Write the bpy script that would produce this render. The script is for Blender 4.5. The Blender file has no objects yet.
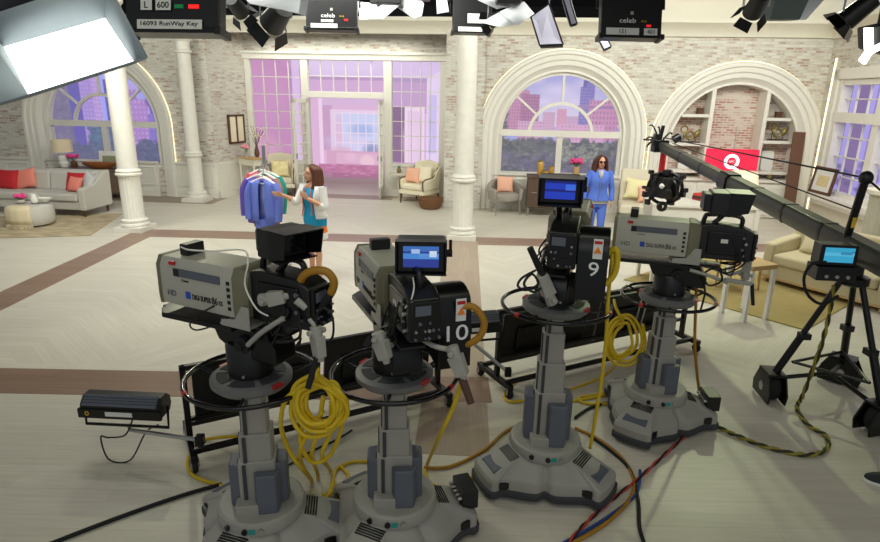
import bpy, bmesh, math, random
import numpy as np
from mathutils import Matrix, Vector, noise
random.seed(7)
PI=math.pi
C=bpy.context.scene.collection
# ------------------------------------------------------------------ camera model (photo 880x542)
F=590.;H=2.7;TH=math.atan(177/590);RO=0.0196
_c,_s=math.cos(TH),math.sin(TH);_cr,_sr=math.cos(RO),math.sin(RO)
FW=Vector((0,_c,-_s));U0=Vector((0,_s,_c));X0=Vector((1,0,0))
RT=X0*_cr+U0*_sr;UP=U0*_cr-X0*_sr
def ray(px,py): return RT*((px-440)/F)+UP*((271-py)/F)+FW
def fl(px,py,z=0.):
    d=ray(px,py);t=(z-H)/d[2];return Vector((d[0]*t,d[1]*t,z))
def aty(px,py,Y):
    d=ray(px,py);t=Y/d[1];return Vector((d[0]*t,Y,H+d[2]*t))
cam_d=bpy.data.cameras.new('camera');cam=bpy.data.objects.new('camera',cam_d);C.objects.link(cam)
cam_d.sensor_width=36;cam_d.lens=36*F/880;cam_d.clip_start=.05;cam_d.clip_end=200
mw=Matrix.Identity(4)
for i in range(3):
    mw[i][0]=RT[i];mw[i][1]=UP[i];mw[i][2]=-FW[i]
mw[2][3]=H
cam.matrix_world=mw
bpy.context.scene.camera=cam
# set frame: the back wall is turned a few degrees
WA=math.radians(5.71);WO=Vector((0,14.65,0));WE=Vector((math.cos(WA),-math.sin(WA),0));WN=Vector((math.sin(WA),math.cos(WA),0))
def pw(px,py,w=0.):
    d=ray(px,py);o=Vector((0,0,H));t=(w-(o-WO).dot(WN))/d.dot(WN);p=o+d*t
    return (p-WO).dot(WE),p[2]
def P(u,w,z=0.): return WO+WE*u+WN*w+Vector((0,0,z))
WM=Matrix.Translation(WO)@Matrix.Rotation(-WA,4,'Z')
# ------------------------------------------------------------------ materials
def L1(v):
    v/=255.;return v/12.92 if v<=.04045 else ((v+.055)/1.055)**2.4
def S(r,g,b): return (L1(r),L1(g),L1(b),1)
def nt(name):
    m=bpy.data.materials.new(name);m.use_nodes=True;n=m.node_tree
    return m,n,n.nodes['Principled BSDF']
def N(n,t,**kw):
    x=n.nodes.new(t)
    for k,v in kw.items():
        if k in x.inputs: x.inputs[k].default_value=v
        else: setattr(x,k,v)
    return x
_mc={}
def mat(name,col,rough=.6,metal=0.,var=.12,scale=14.,bump=0.,bscale=None,emit=0.,spec=.5,stretch=None,sheen=0.):
    if name in _mc: return _mc[name]
    m,n,b=nt(name);c=S(*col);L=n.links
    tc=N(n,'ShaderNodeTexCoord');src=tc.outputs['Object']
    if stretch:
        mp=N(n,'ShaderNodeMapping');mp.inputs['Scale'].default_value=stretch;L.new(src,mp.inputs[0]);src=mp.outputs[0]
    nz=N(n,'ShaderNodeTexNoise',Scale=scale,Detail=4.);L.new(src,nz.inputs['Vector'])
    mx=N(n,'ShaderNodeMix',data_type='RGBA')
    mx.inputs[6].default_value=(c[0]*(1-var),c[1]*(1-var),c[2]*(1-var),1)
    mx.inputs[7].default_value=tuple(min(1,x*(1+var)) for x in c[:3])+(1,)
    L.new(nz.outputs['Fac'],mx.inputs[0]);L.new(mx.outputs[2],b.inputs['Base Color'])
    b.inputs['Roughness'].default_value=rough;b.inputs['Metallic'].default_value=metal
    b.inputs['Specular IOR Level'].default_value=spec
    if emit:
        b.inputs['Emission Color'].default_value=c;b.inputs['Emission Strength'].default_value=emit
    if bump:
        n2=N(n,'ShaderNodeTexNoise',Scale=bscale or scale*6);L.new(src,n2.inputs['Vector'])
        bp=N(n,'ShaderNodeBump',Strength=bump,Distance=.01);L.new(n2.outputs['Fac'],bp.inputs['Height']);L.new(bp.outputs[0],b.inputs['Normal'])
    _mc[name]=m;return m
def brick_mat(name,c1,c2,red,amt,mortar,ax='xz'):
    m,n,b=nt(name);L=n.links
    tc=N(n,'ShaderNodeTexCoord');sp=N(n,'ShaderNodeSeparateXYZ');L.new(tc.outputs['Object'],sp.inputs[0])
    cb=N(n,'ShaderNodeCombineXYZ')
    L.new(sp.outputs['X' if ax[0]=='x' else 'Y'],cb.inputs[0]);L.new(sp.outputs['Z'],cb.inputs[1])
    br=N(n,'ShaderNodeTexBrick',Scale=1.);br.inputs['Brick Width'].default_value=.18;br.inputs['Row Height'].default_value=.058
    br.inputs['Mortar Size'].default_value=.007;br.inputs['Mortar Smooth'].default_value=.3;br.inputs['Bias'].default_value=0.
    br.inputs['Color1'].default_value=S(*c1);br.inputs['Color2'].default_value=S(*c2);br.inputs['Mortar'].default_value=S(*mortar)
    L.new(cb.outputs[0],br.inputs['Vector'])
    # second brick texture: per brick random mask for worn red bricks
    b2=N(n,'ShaderNodeTexBrick',Scale=1.);b2.inputs['Brick Width'].default_value=.18;b2.inputs['Row Height'].default_value=.058
    b2.inputs['Mortar Size'].default_value=.012;b2.inputs['Color1'].default_value=(0,0,0,1);b2.inputs['Color2'].default_value=(1,1,1,1);b2.inputs['Mortar'].default_value=(0,0,0,1)
    L.new(cb.outputs[0],b2.inputs['Vector'])
    nz=N(n,'ShaderNodeTexNoise',Scale=1.1,Detail=6.,Roughness=.65);L.new(cb.outputs[0],nz.inputs['Vector'])
    nf=N(n,'ShaderNodeTexNoise',Scale=9.,Detail=4.);L.new(cb.outputs[0],nf.inputs['Vector'])
    ad=N(n,'ShaderNodeMath',operation='MULTIPLY');L.new(b2.outputs['Color'],ad.inputs[0]);L.new(nf.outputs['Fac'],ad.inputs[1])
    a2=N(n,'ShaderNodeMath',operation='ADD');L.new(nz.outputs['Fac'],a2.inputs[0]);L.new(ad.outputs[0],a2.inputs[1])
    mr=N(n,'ShaderNodeMapRange');mr.inputs['From Min'].default_value=1.15-amt;mr.inputs['From Max'].default_value=1.35-amt*.8
    L.new(a2.outputs[0],mr.inputs['Value'])
    mx=N(n,'ShaderNodeMix',data_type='RGBA');mx.inputs[7].default_value=S(*red)
    L.new(mr.outputs[0],mx.inputs[0]);L.new(br.outputs['Color'],mx.inputs[6]);L.new(mx.outputs[2],b.inputs['Base Color'])
    b.inputs['Roughness'].default_value=.85
    bp=N(n,'ShaderNodeBump',Strength=.5,Distance=.01);bp.invert=True;L.new(br.outputs['Fac'],bp.inputs['Height']);L.new(bp.outputs[0],b.inputs['Normal'])
    return m
def plank_mat(name,c1,c2,rough=.42,rot=0.,w=.13,ln=1.5,chev=False):
    m,n,b=nt(name);L=n.links
    tc=N(n,'ShaderNodeTexCoord');mp=N(n,'ShaderNodeMapping');mp.inputs['Rotation'].default_value=(0,0,rot);L.new(tc.outputs['Object'],mp.inputs[0])
    vec=mp.outputs[0]
    if chev:   # herringbone centre: fold the plank direction every 1.1 m inside a field of the floor
        sp=N(n,'ShaderNodeSeparateXYZ');L.new(vec,sp.inputs[0])
        pp=N(n,'ShaderNodeMath',operation='PINGPONG');pp.inputs[1].default_value=1.1;L.new(sp.outputs['X'],pp.inputs[0])
        def gate(sock,lo,hi):
            g=N(n,'ShaderNodeMath',operation='GREATER_THAN');g.inputs[1].default_value=lo;L.new(sock,g.inputs[0])
            l=N(n,'ShaderNodeMath',operation='LESS_THAN');l.inputs[1].default_value=hi;L.new(sock,l.inputs[0])
            k=N(n,'ShaderNodeMath',operation='MULTIPLY');L.new(g.outputs[0],k.inputs[0]);L.new(l.outputs[0],k.inputs[1]);return k.outputs[0]
        k=N(n,'ShaderNodeMath',operation='MULTIPLY');L.new(gate(sp.outputs['X'],-4.4,4.4),k.inputs[0]);L.new(gate(sp.outputs['Y'],5.45,14.),k.inputs[1])
        sh=N(n,'ShaderNodeMath',operation='MULTIPLY');L.new(pp.outputs[0],sh.inputs[0]);L.new(k.outputs[0],sh.inputs[1])
        yy=N(n,'ShaderNodeMath',operation='ADD');L.new(sp.outputs['Y'],yy.inputs[0]);L.new(sh.outputs[0],yy.inputs[1])
        cb=N(n,'ShaderNodeCombineXYZ');L.new(sp.outputs['X'],cb.inputs[0]);L.new(yy.outputs[0],cb.inputs[1]);vec=cb.outputs[0]
    br=N(n,'ShaderNodeTexBrick',Scale=1.);br.inputs['Brick Width'].default_value=ln;br.inputs['Row Height'].default_value=w
    br.inputs['Mortar Size'].default_value=.0012;br.inputs['Color1'].default_value=S(*c1);br.inputs['Color2'].default_value=S(*c2)
    br.inputs['Mortar'].default_value=S(*[x*.9 for x in c2])
    L.new(vec,br.inputs['Vector'])
    st=N(n,'ShaderNodeMapping');st.inputs['Scale'].default_value=(1.2,22,1);L.new(vec,st.inputs[0])
    nz=N(n,'ShaderNodeTexNoise',Scale=1.6,Detail=6.,Roughness=.6);L.new(st.outputs[0],nz.inputs['Vector'])
    mr=N(n,'ShaderNodeMapRange');mr.inputs['From Min'].default_value=.3;mr.inputs['From Max'].default_value=.7;mr.inputs['To Min'].default_value=.90;mr.inputs['To Max'].default_value=1.05
    L.new(nz.outputs['Fac'],mr.inputs['Value'])
    mx=N(n,'ShaderNodeMix',data_type='RGBA',blend_type='MULTIPLY');mx.inputs[0].default_value=1.
    L.new(br.outputs['Color'],mx.inputs[6]);L.new(mr.outputs[0],mx.inputs[7]);L.new(mx.outputs[2],b.inputs['Base Color'])
    b.inputs['Roughness'].default_value=rough;b.inputs['Specular IOR Level'].default_value=.35
    return m
def attr_mat(name,strength=1.,rough=.8):
    m,n,b=nt(name);a=N(n,'ShaderNodeVertexColor',layer_name='Col')
    b.inputs['Base Color'].default_value=(.02,.02,.02,1);b.inputs['Roughness'].default_value=rough
    n.links.new(a.outputs['Color'],b.inputs['Emission Color']);b.inputs['Emission Strength'].default_value=strength
    return m
# ------------------------------------------------------------------ mesh builder
class M:
    def __init__(s,xf=None): s.v=[];s.f=[];s.xf=xf
    def add(s,vs,fs):
        o=len(s.v)
        for p in vs:
            p=Vector(p);s.v.append(s.xf@p if s.xf else p)
        s.f+=[tuple(i+o for i in f) for f in fs];return s
    def box(s,c,d,r=None,taper=1.):
        x,y,z=[k/2 for k in d];t=taper
        vs=[Vector(q) for q in ((-x,-y,-z),(x,-y,-z),(x,y,-z),(-x,y,-z),(-x*t,-y*t,z),(x*t,-y*t,z),(x*t,y*t,z),(-x*t,y*t,z))]
        if r is not None: vs=[r@q for q in vs]
        return s.add([q+Vector(c) for q in vs],[(3,2,1,0),(4,5,6,7),(0,1,5,4),(1,2,6,5),(2,3,7,6),(3,0,4,7)])
    def bx(s,x0,x1,y0,y1,z0,z1): return s.box(((x0+x1)/2,(y0+y1)/2,(z0+z1)/2),(x1-x0,y1-y0,z1-z0))
    def rings(s,rs,closed=True,cap=True):
        n=len(rs[0]);vs=[p for r in rs for p in r];fs=[]
        for i in range(len(rs)-1):
            for j in range(n if closed else n-1):
                k=(j+1)%n;fs.append((i*n+j,i*n+k,(i+1)*n+k,(i+1)*n+j))
        if cap and closed:
            fs.append(tuple(range(n))[::-1]);fs.append(tuple((len(rs)-1)*n+j for j in range(n)))
        return s.add(vs,fs)
    def cyl(s,a,b,r0,r1=None,n=16):
        a=Vector(a);b=Vector(b);r1=r0 if r1 is None else r1;d=(b-a).normalized()
        u=d.orthogonal().normalized();w=d.cross(u)
        return s.rings([[p+(u*math.cos(2*PI*j/n)+w*math.sin(2*PI*j/n))*r for j in range(n)] for p,r in ((a,r0),(b,r1))])
    def tube(s,pts,r,n=8,closed=False,flat=1.):
        pts=[Vector(p) for p in pts];k=len(pts);rr=r if isinstance(r,(list,tuple)) else [r]*k
        T=[]
        for i in range(k):
            a=pts[(i-1)%k] if closed or i else pts[0];b=pts[(i+1)%k] if closed or i<k-1 else pts[-1]
            t=(b-a);T.append(t.normalized() if t.length>1e-9 else Vector((0,0,1)))
        u=T[0].orthogonal().normalized();R=[]
        for i in range(k):
            u=(u-T[i]*u.dot(T[i]));u=u.normalized() if u.length>1e-6 else T[i].orthogonal().normalized();w=T[i].cross(u)
            R.append([pts[i]+(u*math.cos(2*PI*j/n)+w*math.sin(2*PI*j/n)*flat)*rr[i] for j in range(n)])
        if closed: R.append(R[0])
        return s.rings(R,True,not closed)
    def lathe(s,prof,c=(0,0,0),n=24,ax='z',cap=True,sq=(1,1)):
        c=Vector(c);R=[]
        for r,h in prof:
            ring=[]
            for j in range(n):
                x=r*math.cos(2*PI*j/n)*sq[0];y=r*math.sin(2*PI*j/n)*sq[1]
                ring.append(c+(Vector((x,y,h)) if ax=='z' else Vector((h,x,y)) if ax=='x' else Vector((y,h,x))))
            R.append(ring)
        return s.rings(R,True,cap)
    def torus(s,c,R,r,nrm=(0,0,1),n=40,k=8,a0=0,a1=2*PI):
        c=Vector(c);d=Vector(nrm).normalized();u=d.orthogonal().normalized();w=d.cross(u)
        full=abs(a1-a0-2*PI)<1e-6;m=n if full else n+1
        return s.tube([c+(u*math.cos(a0+(a1-a0)*i/n)+w*math.sin(a0+(a1-a0)*i/n))*R for i in range(m)],r,k,full)
    def ell(s,c,r,rot=None,n=16,k=10):
        c=Vector(c);R=[]
        for i in range(k+1):
            t=PI*i/k;q=max(math.sin(t),1e-3)
            ring=[Vector((r[0]*q*math.cos(2*PI*j/n),r[1]*q*math.sin(2*PI*j/n),-r[2]*math.cos(t))) for j in range(n)]
            if rot is not None: ring=[rot@p for p in ring]
            R.append([p+c for p in ring])
        return s.rings(R)
    def prism(s,poly,a,b,ax='z'):
        n=len(poly)
        def q(p,h): return (p[0],p[1],h) if ax=='z' else (h,p[0],p[1]) if ax=='x' else (p[0],h,p[1])
        vs=[q(p,a) for p in poly]+[q(p,b) for p in poly]
        return s.add(vs,[tuple(range(n))[::-1],tuple(range(n,2*n))]+[(i,(i+1)%n,n+(i+1)%n,n+i) for i in range(n)])
    def cushion(s,c,d,rot=None,n=12,puff=.75):
        # pillow: square outline, swollen centre
        vs=[];fs=[];x,y,z=[k/2 for k in d]
        for side in (1,-1):
            for i in range(n+1):
                for j in range(n+1):
                    a=-1+2*i/n;b=-1+2*j/n
                    e=(1-abs(a)**2.4)*(1-abs(b)**2.4);pin=1-.07*(1-abs(a*b))*0-.06*((1-b*b) if abs(a)>.99 else 0)-.06*((1-a*a) if abs(b)>.99 else 0)
                    p=Vector((a*x*pin,side*y*(e**.5)*1.,b*z*pin))
                    vs.append(p)
        m=(n+1)**2
        for k in range(2):
            for i in range(n):
                for j in range(n):
                    q=[k*m+i*(n+1)+j,k*m+(i+1)*(n+1)+j,k*m+(i+1)*(n+1)+j+1,k*m+i*(n+1)+j+1]
                    fs.append(tuple(q if k==0 else q[::-1]))
        if rot is not None: vs=[rot@p for p in vs]
        return s.add([p+Vector(c) for p in vs],fs)
def ob(name,m,mt,parent=None,bevel=0.,seg=2,sub=0,ang=38,M4=None,weld=False):
    me=bpy.data.meshes.new(name)
    me.from_pydata([tuple(p) for p in m.v],[],m.f);me.update()
    if weld or True:
        bm=bmesh.new();bm.from_mesh(me)
        if weld: bmesh.ops.remove_doubles(bm,verts=bm.verts,dist=1e-4)
        bmesh.ops.recalc_face_normals(bm,faces=bm.faces);bm.to_mesh(me);bm.free()
    me.polygons.foreach_set('use_smooth',[True]*len(me.polygons));me.set_sharp_from_angle(angle=math.radians(ang))
    o=bpy.data.objects.new(name,me);C.objects.link(o)
    if mt: me.materials.append(mt)
    if parent: o.parent=parent
    if M4 is not None: o.matrix_local=M4
    if bevel:
        b=o.modifiers.new('bevel','BEVEL');b.width=bevel;b.segments=seg;b.limit_method='ANGLE';b.angle_limit=math.radians(40);b.harden_normals=True
    if sub:
        b=o.modifiers.new('sub','SUBSURF');b.levels=sub;b.render_levels=sub
    return o
TM={}
def thing(name,label,cat,loc=(0,0,0),rz=0.,group=None):
    o=bpy.data.objects.new(name,None);C.objects.link(o);o.empty_display_size=.1
    o.location=loc;o.rotation_euler=(0,0,rz);o['label']=label;o['category']=cat
    if group: o['group']=group
    TM[o.name]=Matrix.Translation(Vector(loc))@Matrix.Rotation(rz,4,'Z');return o
def inv(t): return TM[t.name].inverted()
def tag(o,label,cat,group=None):
    o['label']=label;o['category']=cat
    if group: o['group']=group
    return o
def struct(name,m,mt,frame=None,**k):
    o=ob(name,m,mt,M4=frame,**k);o['kind']='structure';return o
def dup(root,loc,rz,label,group=None):
    r=root.copy();C.objects.link(r);r.location=loc;r.rotation_euler=(0,0,rz);r['label']=label
    if group: r['group']=group
    for ch in list(root.children):
        c=ch.copy();C.objects.link(c);c.parent=r
        for g in ch.children:
            d=g.copy();C.objects.link(d);d.parent=c
    TM[r.name]=Matrix.Translation(Vector(loc))@Matrix.Rotation(rz,4,'Z');return r
def text(name,body,h,pos,right,up,mt,parent,xf=None,depth=.002,w=None):
    cu=bpy.data.curves.new(name,'FONT');cu.body=body;cu.align_x='CENTER';cu.align_y='CENTER';cu.size=1;cu.extrude=.01;cu.resolution_u=3
    t=bpy.data.objects.new(name,cu);C.objects.link(t)
    me=bpy.data.meshes.new_from_object(t.evaluated_get(bpy.context.evaluated_depsgraph_get()))
    bpy.data.objects.remove(t)
    ys=[v.co.y for v in me.vertices];xs=[v.co.x for v in me.vertices];k=h/max(max(ys)-min(ys),1e-3);kx=w/(max(xs)-min(xs)) if w else k
    cx=(max(xs)+min(xs))/2;cy=(max(ys)+min(ys))/2
    right=Vector(right).normalized();up=Vector(up).normalized();nn=right.cross(up);pos=Vector(pos)
    for v in me.vertices:
        p=pos+right*((v.co.x-cx)*kx)+up*((v.co.y-cy)*k)+nn*(v.co.z*depth/.01)
        v.co=xf@p if xf else p
    me.materials.clear();me.materials.append(mt)
    o=bpy.data.objects.new(name,me);C.objects.link(o);o.parent=parent;return o
def spl(pts,k=8,closed=False):
    pts=[Vector(p) for p in pts];n=len(pts);out=[]
    for i in range(n if closed else n-1):
        g=lambda j: pts[j%n] if closed else pts[max(0,min(n-1,j))]
        a,b,c,d=g(i-1),g(i),g(i+1),g(i+2)
        for q in range(k):
            t=q/k;out.append(.5*((2*b)+(c-a)*t+(2*a-5*b+4*c-d)*t*t+(3*b-a-3*c+d)*t**3))
    if not closed: out.append(pts[-1])
    return out
def remesh(m,vox,smooth=2):
    me=bpy.data.meshes.new('tmp');me.from_pydata([tuple(p) for p in m.v],[],m.f)
    bm=bmesh.new();bm.from_mesh(me);bmesh.ops.recalc_face_normals(bm,faces=bm.faces);bm.to_mesh(me);bm.free()
    o=bpy.data.objects.new('tmp',me);C.objects.link(o)
    r=o.modifiers.new('r','REMESH');r.mode='VOXEL';r.voxel_size=vox
    if smooth:
        sm=o.modifiers.new('s','SMOOTH');sm.iterations=smooth;sm.factor=.5
    e=bpy.data.meshes.new_from_object(o.evaluated_get(bpy.context.evaluated_depsgraph_get()))
    bpy.data.objects.remove(o)
    x=M();x.v=[v.co.copy() for v in e.vertices];x.f=[tuple(p.vertices) for p in e.polygons];return x
def painted(name,img,w,h,mt,parent=None,M4=None):
    # flat printed/lit panel: grid of img (rows top->bottom), spans x 0..w, z 0..h
    R,Cc,_=img.shape;me=bpy.data.meshes.new(name)
    xs=np.linspace(0,w,Cc);zs=np.linspace(h,0,R);X,Z=np.meshgrid(xs,zs)
    co=np.stack([X.ravel(),np.zeros(R*Cc),Z.ravel()],1)
    i=np.arange((R-1)*(Cc-1));r=i//(Cc-1);q=i%(Cc-1);a=r*Cc+q
    fs=np.stack([a+Cc,a+Cc+1,a+1,a],1)
    me.from_pydata(co.tolist(),[],fs.tolist())
    ca=me.color_attributes.new('Col','FLOAT_COLOR','POINT')
    lin=np.where(img<=.04045,img/12.92,((np.clip(img,0,1)+.055)/1.055)**2.4)
    ca.data.foreach_set('color',np.concatenate([lin.reshape(-1,3),np.ones((R*Cc,1))],1).ravel())
    me.materials.append(mt);o=bpy.data.objects.new(name,me);C.objects.link(o)
    if parent:o.parent=parent
    if M4 is not None:o.matrix_local=M4
    return o
def rotz(a): return Matrix.Rotation(a,3,'Z')
def rotx(a): return Matrix.Rotation(a,3,'X')
def roty(a): return Matrix.Rotation(a,3,'Y')
# common materials
WHITE=mat('painted_white_trim',(226,222,210),.5,var=.05)
CREAM=mat('cream_paint',(214,208,190),.6,var=.06)
BLACK=mat('black_plastic',(17,17,19),.4,var=.25)
BLACKM=mat('black_satin_metal',(14,14,16),.3,metal=.2,var=.2)
BLACKG=mat('glossy_black',(9,9,12),.15,var=.1)
RUBBER=mat('dark_rubber',(24,24,25),.8)
GREY=mat('pedestal_grey',(158,155,147),.5,var=.06)
GREYD=mat('slate_grey_panel',(92,97,108),.5,var=.06)
GREYL=mat('light_grey_metal',(165,163,155),.45,var=.08)
STEEL=mat('brushed_steel',(180,180,178),.3,metal=.9,var=.05)
LENSG=mat('lens_housing_grey',(180,178,165),.45,var=.04)
LENSO=mat('olive_grey_cover',(116,112,88),.5,var=.08)
RED=mat('red_plastic',(190,30,30),.4)
YEL=mat('yellow_cable',(214,182,20),.5,var=.12)
YELB=mat('ochre_cable',(168,120,22),.5,var=.15)
WOOD=mat('blond_wood',(196,160,108),.5,var=.15,stretch=(2,18,18))
WOODD=mat('dark_wood',(92,62,42),.5,var=.25,stretch=(18,18,2))
GLASSY=mat('dark_glass',(10,12,18),.08,var=.02)
PAPER=mat('white_label',(225,225,220),.6,var=.02)
INK=mat('black_ink',(20,20,24),.7,var=.02)
LETTER=mat('white_lettering',(235,235,235),.5,var=.01)
# ================================================================== SETTING
BRK=brick_mat('whitewashed_brick',(214,211,200),(196,190,178),(172,142,125),.38,(196,190,176))
BRKY=brick_mat('whitewashed_brick_side',(212,208,196),(196,190,178),(172,142,126),.34,(196,190,176),'yz')
BRKR=brick_mat('exposed_brick',(212,202,188),(204,186,172),(178,132,116),.5,(214,206,194))
FLOOR=plank_mat('ash_plank_floor',(214,208,192),(208,201,184),chev=True)
BAND=plank_mat('brown_band_planks',(150,124,106),(138,112,95),rough=.38)
BANDV=plank_mat('brown_band_planks_lengthways',(176,158,138),(168,149,130),rough=.38,rot=PI/2)
BANDB=plank_mat('grey_brown_planks',(160,144,128),(150,132,116),rough=.4)
DARK=mat('black_void',(8,8,9),.9)
struct('floor',M().bx(-15,13,-3,20,-.06,0),FLOOR)
def band(n,a,b,w,m):
    a=Vector(a);b=Vector(b);d=(b-a).normalized();s=Vector((-d.y,d.x,0))*w/2
    struct(n,M().prism([(a+s)[:2],(a-s)[:2],(b-s)[:2],(b+s)[:2]],.0002,.001+.0006*int(n[5:])),m)
cA=Vector((-5.97,11.2,0));cB=Vector((.41,11.08,0))
band('trim_1',cA,(9,10.9,0),.62,BAND)
band('trim_2',cA+Vector((.2,.3,0)),(-5.45,6.2,0) if 0 else fl(-40,320),.5,BAND)
band('trim_3',cB,(.12,4.0,0),.6,BANDV)
band('trim_4',(-12,5.08,0),(.5,5.08,0),.5,BAND)
band('trim_5',P(-13,-.45),P(-5.6,-.45),.9,BANDB)
band('trim_6',P(-5.6,.9),P(.2,.9),.6,BANDB)
Z1=4.12
def strips(m,u0,u1,z0,z1,ops):
    us=[u0,u1]
    for uc,R,zs,zb in ops: us+=[uc+R*math.cos(PI*i/40) for i in range(41)]
    us=sorted(set(round(u,4) for u in us if u0-1e-6<=u<=u1+1e-6))
    for a,b in zip(us,us[1:]):
        o=[q for q in ops if abs((a+b)/2-q[0])<q[1]]
        if not o: m.add([(a,0,z0),(b,0,z0),(b,0,z1),(a,0,z1)],[(0,1,2,3)]);continue
        uc,R,zs,zb=o[0]
        h=lambda u: zs+math.sqrt(max(0,R*R-(u-uc)**2))
        if zb>z0: m.add([(a,0,z0),(b,0,z0),(b,0,zb),(a,0,zb)],[(0,1,2,3)])
        m.add([(a,0,h(a)),(b,0,h(b)),(b,0,z1),(a,0,z1)],[(0,1,2,3)])
    return m
uLa,zLa=pw(45,124);uLb,_=pw(152,128)
uMa,zMa=pw(502,132);uMb,_=pw(621,136)
uRa,_=pw(671,140);uRb,zRb=pw(797,150)
LW=((uLa+uLb)/2,(uLb-uLa)/2+.07,1.74);MW=((uMa+uMb)/2,(uMb-uMa)/2+.07,1.78);RW=((uRa+uRb)/2,(uRb-uRa)/2,1.62)
uN0=pw(219,190)[0];uN1=pw(247,100,1.3)[0];uPi=pw(446,100)[0];UC=pw(803,200)[0]
struct('wall_back_left',strips(M(),-15,uN0,0,Z1+.2,[(LW[0],LW[1]+.42,LW[2],.80)]),BRK,WM)
struct('wall_back_right',strips(M(),uPi,UC,0,Z1+.2,[(MW[0],MW[1]+.42,MW[2],.80),(RW[0],RW[1]+.42,RW[2],0.)]),BRK,WM)
# niche: splayed cheek, rear wall with the doors, head
m=M();m.add([(uN0,0,0),(uN1,1.3,0),(uN1,1.3,Z1+.2),(uN0,0,Z1+.2)],[(0,1,2,3)]);struct('wall_niche_left',m,BRKY,WM)
m=M();m.add([(uPi,0,0),(uPi,1.4,0),(uPi,1.4,Z1+.2),(uPi,0,Z1+.2)],[(0,1,2,3)]);struct('wall_niche_right',m,BRKY,WM)
dz=pw(340,57,1.3)[1]
struct('wall_niche_back',M().bx(uN1-.4,uPi+.3,1.3,1.42,dz,Z1+.2),BRK,WM)
struct('wall_pier_left',M().bx(pw(205,100)[0],uN0,-.06,.0,.9,Z1),BRK,WM)
struct('wall_pier_right',M().bx(uPi,pw(484,100)[0],-.14,.0,0,Z1),BRK,WM)
struct('ceiling',M().bx(-16,14,2,26,5.3,5.36),DARK)
struct('wall_dark_behind',M().bx(-20,18,5.0,5.1,-.1,5.4),DARK,WM)
# cornice
prof=[(0,-.1),(-.08,-.1),(-.1,-.02),(-.18,.06),(-.3,.14),(-.34,.16),(-.34,.24),(0,.24)]
def cornice(n,u0,u1,z,mt): struct(n,M().rings([[Vector((u,w,z+h)) for w,h in prof] for u in (u0,u1)]),mt,WM)
CORN=mat('cornice_cream',(214,208,190),.55,var=.04)
cornice('trim_7',-15,UC,Z1,CORN)
uf=pw(640,20)[0]
m=M().bx(uf,UC+1.2,-.12,.0,Z1+.24,5.3);m.bx(uf,UC+1.2,-1.0,-.12,Z1+.78,5.3);m.bx(uf,UC+1.2,-1.04,-.96,Z1+.72,Z1+.84);struct('trim_8',m,CORN,WM)
# side wall on the right (plane u=UC, runs towards the viewer)
def psw(px,py):
    d=ray(px,py);o=Vector((0,0,H));t=(UC-(o-WO).dot(WE))/d.dot(WE);p=o+d*t
    return (p-WO).dot(WN),p[2]
wa=-.62;wb=-5.2;sz0=psw(825,193)[1];sz1=psw(850,80)[1]
m=M()
for a,b,z0,z1 in ((0,wa,0,Z1+.3),(wa,wb,0,sz0),(wa,wb,sz1,Z1+.3),(wb,-11,0,Z1+.3)):
    m.add([(UC,a,z0),(UC,b,z0),(UC,b,z1),(UC,a,z1)],[(0,1,2,3)])
struct('wall_right',m,BRKY,WM)
struct('trim_9',M().bx(UC-.05,UC+.02,-5.2,-.5,0,sz0-.1),CREAM,WM)          # plain lower panel
m=M().bx(UC-.28,UC+.05,-5.3,-.75,sz0-.12,sz0);m.bx(UC-.2,UC,-5.3,-.8,sz0-.22,sz0-.12);struct('trim_10',m,WHITE,WM)
sprof=[(UC+q[0],q[1]) for q in prof]
m=M().rings([[Vector((UC+a,w,Z1-.02+h)) for a,h in prof] for w in (-.0,-11)]);struct('trim_11',m,CORN,WM)
# window frames -------------------------------------------------
def arch_trim(n,wn,mt=WHITE,zb=0.,rec=.4):
    uc,Ri,zs=wn
    pr=[(.48,.01),(.48,-.09),(.45,-.12),(.39,-.12),(.36,-.08),(.27,-.07),(.24,-.03),(.15,-.02),(.11,.04),(.05,.09),(.0,.09),(.0,rec)]
    rs=[]
    for s in ((-1,zb),):
        rs.append([Vector((uc-Ri-r,w,zb)) for r,w in pr])
    for i in range(41):
        a=PI-PI*i/40;rs.append([Vector((uc+(Ri+r)*math.cos(a),w,zs+(Ri+r)*math.sin(a))) for r,w in pr])
    rs.append([Vector((uc+Ri+r,w,zb)) for r,w in pr])
    return struct(n,M().rings(rs,False,False),mt,WM)
GLOW=mat('warm_led_strip',(255,240,205),.5,emit=1.3)
def led(n,wn):
    uc,Ri,zs=wn;R=Ri+.495
    pts=[(uc-R,-.03,.9),(uc-R,-.03,zs)]+[(uc+R*math.cos(PI-PI*i/40),-.03,zs+R*math.sin(PI-PI*i/40)) for i in range(1,40)]+[(uc+R,-.03,zs),(uc+R,-.03,.9)]
    struct(n,M().tube(pts,.008,6),GLOW,WM)
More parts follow.
